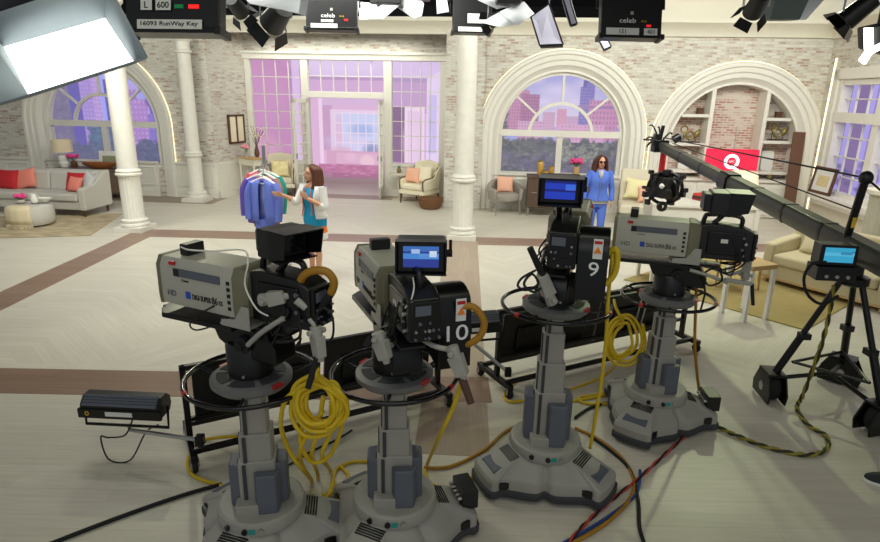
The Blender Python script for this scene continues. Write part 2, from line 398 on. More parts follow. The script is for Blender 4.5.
def arch_window(n,wn,zsill):
    uc,R,zs=wn;m=M();w0,w1=.2,.3
    def bar(u0,u1,z0,z1,a=w0,b=w1): m.bx(u0,u1,a,b,z0,z1)
    def arc(r0,r1,a=w0,b=w1,k=36):
        rs=[]
        for i in range(k+1):
            t=PI-PI*i/k;c,s=math.cos(t),math.sin(t)
            rs.append([Vector((uc+r*c,w,zs+r*s)) for r,w in ((r0,a),(r1,a),(r1,b),(r0,b))])
        m.rings(rs)
    arc(R-.07,R+.03);arc(R*.49,R*.49+.075,.21,.29)
    bar(uc-R,uc+R,zs-.02,zs+.13,.17,.32)
    bar(uc-R,uc-R+.08,zsill,zs);bar(uc+R-.08,uc+R,zsill,zs);bar(uc-.07,uc+.07,zsill,zs)
    bar(uc-R,uc+R,zsill-.02,zsill+.07,.17,.32)
    for a in (40,90,140):
        t=math.radians(a);d=Vector((math.cos(t),0,math.sin(t)));q=Vector((uc,.25,zs))
        m.box(q+d*((R*.51+R-.03)/2),(R*.49,.07,.05),roty(-t))
    struct(n,m,WHITE,WM)
    # reveal and sill board, panelled apron below
    m=M().bx(uc-R-.06,uc+R+.06,-.02,.4,.74,.80);struct(n+'_sill',m,WHITE,WM)
zsl=pw(60,165,.2)[1];zsm=pw(560,176,.2)[1]
arch_window('window_1',LW,zsl);arch_window('window_2',MW,zsm)
arch_trim('trim_12',LW);arch_trim('trim_13',MW);arch_trim('trim_14',RW,rec=.5)
led('trim_15',MW);led('trim_16',RW);led('trim_17',LW)
# wainscot between the openings (cap, base, raised panel frames)
def wains(n,u0,u1,k):
    m=M().bx(u0,u1,-.05,.0,0,.86);m.bx(u0,u1,-.1,0,.84,.9);m.bx(u0,u1,-.09,0,0,.16);m.bx(u0,u1,-.07,0,.16,.2)
    W=(u1-u0)/k
    for i in range(k):
        a=u0+i*W+.1;b=u0+(i+1)*W-.1
        for q in ((a,b,.28,.31),(a,b,.73,.76),(a,a+.03,.31,.73),(b-.03,b,.31,.73)): m.bx(q[0],q[1],-.075,-.04,q[2],q[3])
    struct(n,m,WHITE,WM,bevel=.006)
wains('baseboard_left',LW[0]+LW[1]+.48,uN0+.02,2)
wains('baseboard_far_left',-15,LW[0]-LW[1]-.48,5)
wains('baseboard_window_left',LW[0]-LW[1],LW[0]+LW[1],3)
wains('baseboard_window_right',MW[0]-MW[1],MW[0]+MW[1],3)
wains('baseboard_right',uPi,MW[0]-MW[1]-.48,1)
# cheek wainscot
m=M();d=Vector((uN1-uN0,1.3,0));dn=Vector((1.3,-(uN1-uN0),0)).normalized()*.06
a=Vector((uN0,0,0));b=a+d
for z0,z1,k in ((0,.86,.7),(.84,.9,1.4),(0,.16,1.2)):
    q=[a,b,b+dn*k,a+dn*k];m.prism([(p.x,p.y) for p in q],z0,z1)
struct('baseboard_niche',m,WHITE,WM)
# ------------------------------------------------- painted/lit backdrops
def canvas(w,h,c): return np.ones((h,w,3))*np.array(c)/255.
def rect(I,x0,y0,x1,y1,c,a=1.):
    h,w,_=I.shape;x0,x1=[int(max(0,min(w,round(v)))) for v in (x0,x1)];y0,y1=[int(max(0,min(h,round(v)))) for v in (y0,y1)]
    I[y0:y1,x0:x1]=I[y0:y1,x0:x1]*(1-a)+np.array(c)/255.*a
def blob(I,x,y,rx,ry,c,a=1.,soft=.5):
    h,w,_=I.shape;Y,X=np.mgrid[0:h,0:w];d=np.sqrt(((X-x)/rx)**2+((Y-y)/ry)**2)
    k=np.clip((1-d)/soft,0,1)[...,None]*a;I[:]=I*(1-k)+np.array(c)/255.*k
def quad(I,pts,c,a=1.):
    h,w,_=I.shape;Y,X=np.mgrid[0:h,0:w];k=np.ones((h,w),bool);n=len(pts)
    for i in range(n):
        (xa,ya),(xb,yb)=pts[i],pts[(i+1)%n];k&=((xb-xa)*(Y-ya)-(yb-ya)*(X-xa))>=0
    I[k]=I[k]*(1-a)+np.array(c)/255.*a
def foliage(I,x0,y0,x1,y1,cols,n,rng,r=(2,6)):
    for _ in range(n): blob(I,rng.uniform(x0,x1),rng.uniform(y0,y1),rng.uniform(*r),rng.uniform(r[0],r[1])*.8,cols[rng.integers(len(cols))],.8,.6)
def building(I,x0,y0,x1,y1,c,wc,sx,sy,rng,a=.55):
    rect(I,x0,y0,x1,y1,c)
    y=y0+2
    while y<y1-2:
        x=x0+2
        while x<x1-1:
            rect(I,x,y,x+sx*.55,y+sy*.55,wc,a*rng.uniform(.4,1));x+=sx
        y+=sy
def city_mid():
    rng=np.random.default_rng(3);I=canvas(300,260,(150,158,222))
    for i in range(140): I[i]=np.array([150+i*.45,155+i*.35,222-i*.05])/255.
    for x,y,rx,ry in ((150,60,55,22),(185,85,50,26),(120,85,40,16),(215,45,40,18),(160,115,70,20),(95,40,30,10)): blob(I,x,y,rx,ry,(216,206,238),.85,.8)
    building(I,12,45,62,160,(168,112,150),(222,180,204),6,7,rng);building(I,40,62,84,160,(178,116,148),(226,186,206),6,7,rng)
    rect(I,52,42,78,62,(150,150,196));building(I,66,70,108,160,(150,92,128),(206,160,190),6,7,rng)
    building(I,200,52,232,160,(110,100,170),(176,166,216),5,7,rng);rect(I,205,38,222,54,(96,92,160));building(I,222,80,290,170,(196,132,168),(112,82,130),8,11,rng,.7)
    rect(I,196,92,290,98,(150,110,160));quad(I,[(212,52),(222,22),(232,52)],(120,112,180))
    building(I,118,108,146,160,(196,150,180),(230,196,214),6,6,rng);building(I,150,100,172,160,(206,142,166),(236,190,206),6,6,rng);building(I,172,116,200,160,(190,150,184),(226,196,220),6,6,rng)
    building(I,60,128,120,180,(206,158,190),(156,106,150),7,8,rng,.6);building(I,150,134,260,186,(214,160,192),(160,116,160),9,9,rng,.6)
    rect(I,0,174,300,262,(72,76,76))
    foliage(I,0,168,300,262,[(74,84,76),(92,100,88),(60,68,70),(112,116,104),(84,82,96)],900,rng,(4,11))
    foliage(I,0,205,300,262,[(58,60,72),(80,74,100),(96,92,110),(66,74,66)],500,rng,(4,10))
    foliage(I,160,176,250,215,[(140,142,122),(112,122,100)],160,rng,(2,6))
    foliage(I,0,110,34,180,[(74,84,66),(92,100,80)],130,rng,(3,8))
    return I
def city_left():
    rng=np.random.default_rng(5);I=canvas(280,260,(140,140,225))
    for i in range(260): I[i]=np.array([120+i*.25,126+i*.25,222])/255.
    blob(I,215,60,60,40,(176,176,240),.8,.8);blob(I,140,40,40,40,(190,196,246),.8,.8)
    rect(I,0,20,70,260,(92,86,98));foliage(I,10,20,58,200,[(104,100,104),(80,76,92)],160,rng,(3,8))
    rect(I,58,20,92,260,(66,58,140));building(I,88,40,130,230,(176,132,196),(216,190,232),7,9,rng,.7)
    building(I,84,20,112,230,(150,118,190),(200,170,226),7,9,rng,.6)
    rect(I,128,30,140,230,(150,160,240))
    building(I,138,60,166,230,(58,48,130),(96,84,170),7,10,rng,.6);building(I,158,78,208,230,(140,92,168),(206,170,222),9,10,rng,.7)
    rect(I,156,70,206,80,(180,150,210));building(I,180,100,230,230,(160,108,176),(214,176,226),9,11,rng,.6)
    foliage(I,228,96,280,120,[(70,62,130),(92,84,150)],80,rng,(4,9))
    rect(I,232,112,280,200,(84,70,160));building(I,226,130,262,230,(112,92,176),(80,66,150),8,11,rng,.5)
    rect(I,40,200,280,262,(50,60,74))
    foliage(I,92,150,172,215,[(40,74,88),(56,92,98),(36,58,74)],260,rng,(4,10))
    foliage(I,200,186,280,262,[(46,58,74),(62,74,86),(38,46,62)],260,rng,(4,10));foliage(I,40,196,200,262,[(52,58,72),(66,72,84)],200,rng,(4,10))
    return I
def city_side():
    rng=np.random.default_rng(9);I=canvas(200,240,(156,140,222))
    for i in range(240): I[i]=np.array([168-i*.1,156-i*.1,226-i*.05])/255.
    for x,w,c in ((10,14,(96,70,110)),(34,10,(120,96,170)),(60,22,(190,170,236)),(96,12,(110,92,190)),(120,20,(100,92,196)),(150,14,(196,180,240)),(176,18,(120,96,180))): rect(I,x,0,x+w,240,c,.8)
    building(I,100,40,150,240,(112,100,200),(176,166,230),8,12,rng,.6)
    foliage(I,0,180,200,240,[(90,74,130),(70,64,110)],120,rng,(4,9))
    return I
def room_pink():
    # photo-sized painting, x 240..455 -> 0..430 (2/px), y 52..184 -> 0..264
    rng=np.random.default_rng(2);k=2.;X0_,Y0_=240,50;I=canvas(430,270,(214,172,214))
    r=lambda x0,y0,x1,y1,c,a=1.: rect(I,(x0-X0_)*k,(y0-Y0_)*k,(x1-X0_)*k,(y1-Y0_)*k,c,a)
    q=lambda pts,c,a=1.: quad(I,[((x-X0_)*k,(y-Y0_)*k) for x,y in pts],c,a)
    b=lambda x,y,rx,ry,c,a=1.,s=.6: blob(I,(x-X0_)*k,(y-Y0_)*k,rx*k,ry*k,c,a,s)
    r(240,50,303,184,(184,122,172));b(260,90,40,50,(196,140,186),.6)
    r(288,60,291,165,(170,122,180));r(292,60,300,165,(212,184,226));b(262,150,18,20,(206,150,178),.7)
    r(303,50,455,76,(214,190,232));b(350,62,70,16,(226,206,240),.8);r(303,76,390,79,(176,140,186));r(303,79,390,100,(204,162,206))
    r(390,76,455,80,(168,140,186));r(390,80,428,110,(186,148,196));q([(428,76),(455,60),(455,170),(428,160)],(226,206,240))
    r(430,92,438,150,(190,180,236),.8);r(441,86,449,160,(196,188,240),.8)
    r(303,97,390,184,(214,170,208));r(318,97,322,184,(236,206,232));r(322,97,390,104,(208,172,212))
    r(322,104,332,150,(190,146,186));r(330,108,386,160,(226,200,228))
    r(334,111,382,152,(196,206,242));b(362,128,18,9,(150,172,226),.9);b(350,140,30,10,(206,200,236),.8);b(372,150,12,12,(110,120,170),.8);b(338,130,6,24,(226,170,200),.7)
    for x in range(334,384,8): r(x,110,x+1.2,153,(232,214,236))
    for y in (111,121,131,141,152): r(334,y,382,y+1,(232,214,236))
    b(340,150,16,7,(214,170,196),.9);r(325,150,390,184,(206,150,184));r(335,152,384,163,(214,166,196));b(367,160,9,8,(232,190,206),.95,.3);b(350,156,8,6,(226,180,206),.8)
    r(316,164,390,173,(176,96,140));r(316,173,390,178,(150,84,120));r(318,172,330,184,(150,100,130))
    for i in range(70): b(rng.uniform(325,388),rng.uniform(164,176),4,1.2,[(196,126,166),(160,84,128)][i%2],.6)
    r(303,178,390,186,(128,100,104))
    r(392,104,406,160,(118,84,124));r(406,104,426,163,(236,212,236));r(409,108,424,163,(224,196,228));r(392,160,428,184,(196,150,190));b(412,140,12,26,(236,206,232),.6)
    return I
LIT=attr_mat('lit_printed_backdrop',1.1)
def panel(n,img,px0,py0,px1,py1,w,label,pad=20):
    img0h=img.shape[0];z1=pw((px0+px1)/2,py0,w)[1];z0=pw((px0+px1)/2,py1,w)[1]
    if pad and z0>0: img=np.pad(img,((0,max(0,int(img.shape[0]*z0/(z1-z0))-pad)),(0,0),(0,0)),mode='edge');py1=None
    H0=img0h
    img=np.pad(img,((pad,pad),(pad,pad),(0,0)),mode='edge')
    u0,_=pw(px0,(py0),w);u1,_=pw(px1,py0,w);z0=z0 if py1 else z1-(z1-z0)*(img.shape[0]-2*pad)/H0
    dx=(u1-u0)/(img.shape[1]-2*pad)*pad;dz_=(z1-z0)/(img.shape[0]-2*pad)*pad
    o=painted(n,img,u1-u0+2*dx,z1-z0+2*dz_,LIT,M4=WM@Matrix.Translation((u0-dx,w,z0-dz_)))
    return tag(o,label,'backdrop')
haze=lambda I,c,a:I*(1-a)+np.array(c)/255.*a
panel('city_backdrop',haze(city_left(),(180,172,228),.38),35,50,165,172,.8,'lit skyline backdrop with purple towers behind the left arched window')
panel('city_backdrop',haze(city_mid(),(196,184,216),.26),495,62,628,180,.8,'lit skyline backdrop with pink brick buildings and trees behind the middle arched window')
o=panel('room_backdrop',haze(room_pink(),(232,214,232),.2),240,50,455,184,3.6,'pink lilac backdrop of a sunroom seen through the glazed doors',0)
# floor slab beyond doors is the same floor; side window backdrop
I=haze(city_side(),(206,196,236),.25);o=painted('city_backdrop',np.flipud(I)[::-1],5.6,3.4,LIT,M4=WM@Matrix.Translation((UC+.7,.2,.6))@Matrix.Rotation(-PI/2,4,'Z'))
tag(o,'lit purple blue skyline backdrop behind the right side window','backdrop')
# side window frame
m=M();zt=psw(850,118)[1]
def sb(w0,w1,z0,z1,a=.05,b=.15): m.bx(UC+a,UC+b,w1,w0,z0,z1)
sb(wa,wb,sz1-.1,sz1,.0,.2);sb(wa,wb,zt-.1,zt+.1,-.03,.2);sb(wa,wb,sz0,sz0+.08,.0,.2);sb(wa+.0,wa-.12,sz0,sz1,-.02,.2);sb(wb,wb-.1,sz0,sz1,-.02,.2)
W3=(wb-wa)/3
for i in (1,2): sb(wa+i*W3+.1,wa+i*W3-.1,sz0,sz1,0,.18)
for i in range(3):
    a=wa+i*W3-.1;b=wa+(i+1)*W3+.1
    for j in (1,2): q=a+(b-a)*j/3;sb(q+.012,q-.012,sz0,sz1,.08,.12)
    for z in [sz0+(zt-sz0)*j/4 for j in (1,2,3)]+[zt+(sz1-zt)*.5]: sb(a,b,z-.012,z+.012,.08,.12)
struct('window_3',m,WHITE,WM)
m=M()
for z0,z1,w0,w1 in ((sz0-.05,sz1+.22,wa+.2,wa+.02),(sz1+.02,sz1+.24,wa+.2,wb-.2)): m.bx(UC-.07,UC+.03,w1,w0,z0,z1)
struct('trim_18',m,WHITE,WM)
struct('trim_19',M().bx(UC-.04,UC-.01,-.3,-.28,.3,3.6),GLOW,WM)
# glazed door wall (w=1.3) ---------------------------------------
DW=1.3
def du(px,py=100): return pw(px,py,DW)[0]
def dzz(py,px=340): return pw(px,py,DW)[1]
xs=[du(v) for v in (247,252,302,309,384,392,440,446)]
zt0=dzz(56);zt1=dzz(60);zh0=dzz(92);zh1=dzz(98);zs0=dzz(163);
m=M()
def fb(u0,u1,z0,z1,a=-.05,b=.12): m.bx(u0,u1,DW+a,DW+b,z0,z1)
fb(xs[0]-.15,xs[7]+.1,zt1,zt0+.06,-.08);fb(xs[0]-.1,xs[7]+.1,zt0+.04,zt0+.1,-.14)
for a,b in ((0,1),(2,3),(4,5),(6,7)): fb(xs[a],xs[b],0,zt1)
fb(xs[3],xs[4],zh1,zh0,-.06)
struct('trim_20',m,WHITE,WM,bevel=.008)
def glazing(n,u0,u1,z0,z1,nx,nz,t=.009,extra=None):
    m=M()
    for i in range(nx+1): q=u0+(u1-u0)*i/nx;m.bx(q-t,q+t,DW+.01,DW+.05,z0,z1)
    for i in range(nz+1): q=z0+(z1-z0)*i/nz;m.bx(u0,u1,DW+.01,DW+.05,q-t,q+t)
    if extra: extra(m)
    struct(n,m,WHITE,WM)
def apron(u0,u1):
    def f(m):
        m.bx(u0,u1,DW-.03,DW+.08,0,zs0);m.bx(u0,u1,DW-.09,DW+.1,zs0-.04,zs0+.03);m.bx(u0,u1,DW-.07,DW+.05,0,.15)
        a,b=u0+.15,u1-.15
        for q in ((a,b,.22,.25),(a,b,zs0-.14,zs0-.11),(a,a+.03,.25,zs0-.14),(b-.03,b,.25,zs0-.14)): m.bx(q[0],q[1],DW-.055,DW-.02,q[2],q[3])
    return f
glazing('window_4',xs[1],xs[2],zs0,zt1,4,6,extra=apron(xs[1],xs[2]))
glazing('window_5',xs[3],xs[4],zh0,zt1,6,2)
glazing('window_6',xs[5],xs[6],zs0,zt1,5,7,extra=apron(xs[5],xs[6]))
# the two open door leaves (folded back towards the room)
def leaf(n,u,ang,W,hs):
    X=Matrix.Translation((u,DW-.06,0))@Matrix.Rotation(ang,4,'Z');m=M(X);h=zh1-.03
    m.bx(0,.09,-.025,.025,0.02,h);m.bx(W-.09,W,-.025,.025,.02,h);m.bx(0,W,-.025,.025,.02,.32);m.bx(0,W,-.025,.025,h-.1,h)
    for i in (1,): q=.09+(W-.18)*i/2;m.bx(q-.012,q+.012,-.015,.015,.3,h)
    for i in range(1,8): q=.32+(h-.42)*i/8;m.bx(.09,W-.09,-.015,.015,q-.012,q+.012)
    o=struct(n,m,WHITE,WM)
    k=M(X);k.bx(W-.06,W-.04,-.06,.06,1.0,1.12);hn=ob('door_handle',k,STEEL,o)
    hn.matrix_parent_inverse=Matrix.Identity(4);return o
leaf('door_1',xs[3]-.02,math.radians(-112),.62,1);leaf('door_2',xs[4]-.04,math.radians(-86),.62,1)
# bookcase in the right arch -----------------------------------
uc,R,zs=RW;bd=.55
struct('wall_bookcase_back',M().bx(uc-R-.1,uc+R+.1,bd,bd+.05,0,zs+R+.2),BRKR,WM)
def bu(px,py,w=.12): return pw(px,py,w)
root=thing('built_in_bookcase','white arched built-in bookcase with open shelves and cabinet doors','bookcase')
TM[root.name]=Matrix.Identity(4)
uv1=bu(709,130)[0];uv2=bu(762,135)[0]
def vtop(u): return zs+math.sqrt(max(.01,R*R-(u-uc)**2))
for u in (uv1,uv2): ob('divider',M(WM).bx(u-.045,u+.045,.1,bd,.85,vtop(u)+.03),WHITE,root,bevel=.005)
SH={}
for k,(side,px,py) in dict(l1=(0,690,114),l2=(0,690,143),l3=(0,690,170),r1=(1,780,118),r2=(1,780,141),r3=(1,780,172)).items():
    z=bu(px,py)[1];hw=math.sqrt(max(.05,R*R-max(0,z-zs)**2)) if z>zs else R
    a,b=(uc-hw,uv1-.045) if side==0 else (uv2+.045,uc+hw)
    SH[k]=(a,b,z);ob('shelf',M(WM).bx(a,b,.12,bd,z-.07,z),WHITE,root,bevel=.005)
zc=bu(700,178,.0)[1]
ob('counter',M(WM).bx(uc-R,uc+R,-.06,bd,zc-.06,zc),WHITE,root,bevel=.008)
ob('cabinet_body',M(WM).bx(uc-R,uc+R,.02,bd,0.02,zc-.06),WHITE,root)
for i in range(4):
    W=2*R/4;a=uc-R+i*W
    d=ob('cabinet_door',M(WM).bx(a+.02,a+W-.02,-.01,.02,.08,zc-.1),WHITE,root,bevel=.004)
    m=M(WM)
    for q in ((a+.1,a+W-.1,.18,.2),(a+.1,a+W-.1,zc-.2,zc-.18),(a+.1,a+.12,.2,zc-.2),(a+W-.12,a+W-.1,.2,zc-.2)): m.bx(q[0],q[1],-.022,-.008,q[2],q[3])
    ob('panel_moulding',m,WHITE,d)
# columns --------------------------------------------------------
COLM=mat('distressed_white_column',(222,218,206),.6,var=.1,scale=9,bump=.15)
def column(x,y,label,r=.185,px=None,pyring=None,top=Z1+.1):
    t=thing('column',label,'column',(x,y,0),-WA,'white fluted columns')
    zr=aty(px,pyring,y)[2];n=48
    ob('plinth',M().box((0,0,.05),(.56,.56,.1)),COLM,t,bevel=.008)
    ob('base_moulding',M().lathe([(.26,.1),(.275,.13),(.26,.16),(.235,.17),(.235,.19),(.245,.2),(.245,.225),(.21,.25)],n=36),COLM,t)
    rs=[]
    for z in (.25,.27,zr-.1,zr-.07):
        rs.append([Vector((math.cos(2*PI*j/96),math.sin(2*PI*j/96),0))*((r+.012)-(.013*abs(math.sin(j/96*2*PI*10))**.8 if .26<z<zr-.08 else 0))+Vector((0,0,z)) for j in range(96)])
    ob('fluted_drum',M().rings(rs),COLM,t,ang=60)
    ob('collar',M().lathe([(r+.01,zr-.07),(r+.05,zr-.05),(r+.055,zr-.02),(r+.03,zr),(r+.045,zr+.03),(r+.02,zr+.06),(r,zr+.08)],n=36),COLM,t)
    ob('shaft',M().lathe([(r,zr+.08),(r*.97,top-.4)],n=36),COLM,t)
    ob('capital',M().lathe([(r*.97,top-.4),(r+.03,top-.38),(r+.03,top-.34),(r*.98,top-.32),(r*.98,top-.15),(r+.05,top-.1),(r+.09,top-.05),(r+.09,top)],n=36),COLM,t)
    return t
p=fl(136,230);column(p.x,p.y,'white column with a fluted drum beside the grey sofa',px=127,pyring=172)
p=fl(198,201);column(p.x,p.y,'white column standing against the brick wall left of the garments',.165,px=196,pyring=154,top=aty(190,34,14.4)[2])
p=fl(462,238);column(p.x,p.y,'white column standing between the cream armchair and the grey tub chair',px=463,pyring=178)
# ================================================================== FURNITURE AND PROPS ON THE SET
SOFA=mat('light_grey_linen',(196,192,182),.85,var=.06,scale=60,bump=.1,bscale=300)
OATM=mat('oatmeal_fabric',(214,204,180),.85,var=.06,scale=60,bump=.1,bscale=300)
BEIGE=mat('beige_upholstery',(196,184,148),.85,var=.06,scale=60,bump=.1,bscale=300)
GREYF=mat('grey_velvet',(158,150,140),.8,var=.08,scale=40)
CORAL=mat('coral_fabric',(232,134,116),.8,var=.06,scale=40)
REDF=mat('red_fabric',(188,34,42),.8,var=.08,scale=40)
PEACH=mat('peach_fabric',(236,178,150),.8,var=.06,scale=40)
IVORY=mat('ivory_fabric',(236,226,196),.8,var=.06,scale=40)
PALEG=mat('pale_grey_fabric',(206,206,204),.8,var=.06,scale=40)
BROWN=mat('taupe_lacquer',(112,92,78),.5,var=.1,scale=8)
BROWN2=mat('chocolate_veneer',(88,68,54),.45,var=.18,stretch=(2,18,18))
GOLD=mat('aged_gold',(140,124,74),.4,metal=.6,var=.2,scale=30)
AMBER=mat('amber_glass',(196,150,70),.2,var=.2)
PINK=mat('pink_petals',(232,70,140),.7,var=.3,scale=60)
PINKL=mat('light_pink_petals',(240,150,160),.7,var=.25,scale=60)
LEAF=mat('leaf_green',(70,104,60),.6,var=.3,scale=40)
WICK=mat('woven_wicker',(120,84,52),.8,var=.4,scale=90,bump=.6)
CERAM=mat('white_ceramic',(232,230,222),.25,var=.04)
SHADE=mat('cream_lamp_shade',(238,226,196),.8,var=.03,emit=.25)
SHADEB=mat('linen_lamp_shade',(206,190,158),.8,var=.06,emit=.15)
NAT=mat('knit_throw',(222,206,172),.9,var=.1,scale=80,bump=.4)
def legs(t,pts,h,r0,r1,mt,splay=0.,z0=0.):
    for x,y in pts:
        s=1+splay;ob('leg',M().cyl((x*s,y*s,z0),(x,y,h),r1,r0,10),mt,t)
# ---- left: sofa group
FR=fl(86,217.5);srz=math.radians(-7);sL,sD=2.5,.9
sc_=FR+rotz(srz)@Vector((-sL/2+.06,sD/2-.06,0))
so=thing('sofa','pale grey sofa with sloping arms at the left edge under the arched window','sofa',(sc_.x,sc_.y,0),srz)
legs(so,[(x,y) for x in (-sL/2+.08,sL/2-.08) for y in (-sD/2+.08,sD/2-.08)],.16,.035,.022,WOODD)
ob('base',M().bx(-sL/2+.02,sL/2-.02,-sD/2+.04,sD/2,.15,.34),SOFA,so,bevel=.03,seg=3)
for i in (0,1): ob('seat_cushion',M().bx(-sL/2+.16+i*(sL-.32)/2,-sL/2+.16+(i+1)*(sL-.32)/2-.006,-sD/2,.28,.33,.5),SOFA,so,bevel=.05,seg=4)
ob('back',M().prism([(.24,.34),(sD/2,.3),(sD/2+.04,.92),(.34,.92)],-sL/2+.02,sL/2-.02,'x'),SOFA,so,bevel=.04,seg=3)
for i in (0,1): ob('back_cushion',M().prism([(.12,.48),(.27,.46),(.36,.93),(.2,.9)],-sL/2+.16+i*(sL-.32)/2,-sL/2+.16+(i+1)*(sL-.32)/2-.01,'x'),SOFA,so,bevel=.05,seg=4)
for s in (-1,1):
    a=s*sL/2;b=a-s*.15
    ob('arm',M().prism([(-sD/2+.01,.15),(sD/2+.01,.15),(sD/2+.045,.93),(.25,.9),(.05,.74),(-.12,.66),(-sD/2+.01,.62)],min(a,b),max(a,b),'x'),SOFA,so,bevel=.03,seg=3)
def pillow(label,mt,par,loc,size,ry=0.,lean=-.35,yaw=0.,cat='cushion',group=None):
    X=TM[par.name];p=X@Vector(loc)
    R=rotz(0)@Matrix.Rotation(yaw,3,'Z')@rotx(lean)@roty(ry)
    t=ob('cushion',M().cushion((0,0,0),size,R),mt,weld=True,ang=70);t.location=p;t.rotation_euler=(0,0,X.to_euler().z)
    return tag(t,label,cat,group)
pillow('red square cushion at the far left end of the grey sofa',REDF,so,(-.86,-.03,.7),(.5,.17,.44),.0,-.35)
pillow('coral pink cushion behind the left red cushion on the grey sofa',CORAL,so,(-.50,.06,.72),(.5,.15,.44),-.25,-.35)
pillow('red cushion at the right end of the grey sofa behind the small coral one',REDF,so,(.72,.06,.69),(.46,.15,.42),.0,-.35)
pillow('small coral cushion leaning on the red cushion near the right arm of the grey sofa',CORAL,so,(.82,-.1,.665),(.34,.13,.33),.08,-.4,-.1)
pillow('pale grey cushion tucked in the right arm corner of the grey sofa',PALEG,so,(1.03,.03,.7),(.42,.14,.4),.3,-.35,-.5)
# ottoman + throw
op=fl(25,230);op.y+=.42;op.x-=.13
ot=thing('ottoman','round grey upholstered ottoman with a cream throw in front of the sofa','ottoman',(op.x,op.y,0),0)
ob('body',M().lathe([(.26,.04),(.38,.05),(.41,.09),(.42,.2),(.42,.36),(.40,.41),(.35,.435),(.2,.445)],n=40),SOFA,ot)
legs(ot,[(.3*math.cos(a),.3*math.sin(a)) for a in (.7,2.3,3.9,5.5)],.06,.03,.025,WOODD)
m=M();rs=[]
for i in range(13):
    a=math.radians(-125+i*70/12);r0=.0
    d=Vector((math.cos(a),math.sin(a),0));w=.006*math.sin(i*1.9)
    rs.append([Vector((d.x*.25,d.y*.25,.452)),Vector((d.x*.35,d.y*.35,.445)),d*.406+Vector((0,0,.424)),d*(.432+w)+Vector((0,0,.36)),d*(.437+w)+Vector((0,0,.2)),d*(.442+w)+Vector((0,0,.1))])
m.rings(rs,False,False);th=ob('throw_blanket',m,NAT,ang=70);th.location=op;sd=th.modifiers.new('s','SOLIDIFY');sd.thickness=.012;sd.offset=1
tag(th,'cream knitted throw with fringe draped over the round ottoman','blanket')
m=M()
for i in range(26):
    a=math.radians(-125+70*i/25);d=Vector((math.cos(a),math.sin(a),0));m.tube([d*.445+Vector((0,0,.105)),d*.455+Vector((.01*math.sin(i*3),0,.06)),d*.45+Vector((.01*math.cos(i*2),0,.015))],.009,5)
fr=ob('fringe',m,NAT,th);fr['kind']='stuff'
def bouquet(t,z,r,n,mt,h=.12,rr=.035,rng=random):
    m=M();g=M()
    for i in range(n):
        a=rng.uniform(0,2*PI);q=r*math.sqrt(rng.random());p=Vector((q*math.cos(a),q*math.sin(a),z+h*rng.uniform(.5,1)))
        g.tube([(0,0,z-.05),p*.5+Vector((0,0,(z-.05)*.5)),p],.004,5)
        for k in range(5):
            b=2*PI*k/5;m.ell(p+Vector((math.cos(b)*rr*.5,math.sin(b)*rr*.5,0)),(rr*.6,rr*.6,rr*.5),n=8,k=6)
        m.ell(p+Vector((0,0,rr*.35)),(rr*.5,rr*.5,rr*.4),n=8,k=6)
        g.ell(p-Vector((rr*.4,0,rr*.7)),(rr*.6,rr*.3,rr*.2),n=8,k=5)
    ob('blooms',m,mt,t);ob('stems',g,LEAF,t)
oz=.47
v=thing('flower_vase','low bunch of pink flowers in a white bowl on the ottoman','flowers',(op.x-.1,op.y-.08,oz));ob('bowl',M().lathe([(.03,0),(.06,.02),(.08,.06),(.075,.06)],n=20),CERAM,v);bouquet(v,.06,.09,12,PINK,.1,.045)
v=thing('pitcher','white ceramic pitcher standing on the ottoman','pitcher',(op.x+.16,op.y-.06,oz));ob('body',M().lathe([(.04,0),(.065,.03),(.07,.09),(.045,.15),(.055,.19),(.05,.19)],n=20),CERAM,v);ob('handle',M().torus((.07,0,.1),.05,.009,(0,1,0),20,6),CERAM,v)
v=thing('shell_dish','white scalloped dish lying on the ottoman right of the pitcher','dish',(op.x+.31,op.y+.05,oz));ob('dish',M().lathe([(.02,0),(.06,.02),(.13,.07),(.14,.09),(.12,.075),(.03,.03)],n=24,sq=(1,.8)),CERAM,v)
# rug
RUGL=mat('cream_patterned_rug',(176,160,130),.95,var=.75,scale=3.2,stretch=(1,2.2,1))
a=fl(123,214);b=fl(90,236);d=(b-a).normalized();e=Vector((d.y,-d.x,0));e=e if e.x<0 else -e
q=[a,b,b+e*4.2,a+e*4.2];tag(ob('area_rug',M().prism([p[:2] for p in q],.003,.012),RUGL),'cream and tan patterned rug under the grey sofa','rug')
# credenza
def wloc(px,py,w): u,z=pw(px,py,w);return u,z
u0=pw(52,170,-.75)[0];u1=pw(121,172,-.75)[0];zt_=pw(85,169,-.75)[1]
c0=P((u0+u1)/2,-.5,0);cr=thing('credenza','taupe low credenza behind the grey sofa below the left arched window','credenza',c0,-WA);hw=(u1-u0)/2
ob('top',M().bx(-hw-.03,hw+.03,-.27,.27,zt_-.04,zt_),BROWN,cr,bevel=.006);ob('carcass',M().bx(-hw,hw,-.24,.25,.14,zt_-.04),BROWN,cr,bevel=.004)
for i in range(3):
    d=ob('door',M().bx(-hw+i*hw*2/3+.01,-hw+(i+1)*hw*2/3-.01,-.262,-.24,.17,zt_-.06),BROWN,cr,bevel=.004);ob('knob',M().ell((-hw+(i+.88)*hw*2/3,-.28,.5),(.018,.018,.018)),STEEL,d)
legs(cr,[(x,y) for x in (-hw+.06,hw-.06) for y in (-.19,.19)],.15,.03,.022,WOODD)
def on(px,w,z): u,_=pw(px,160,w);return P(u,w,z)
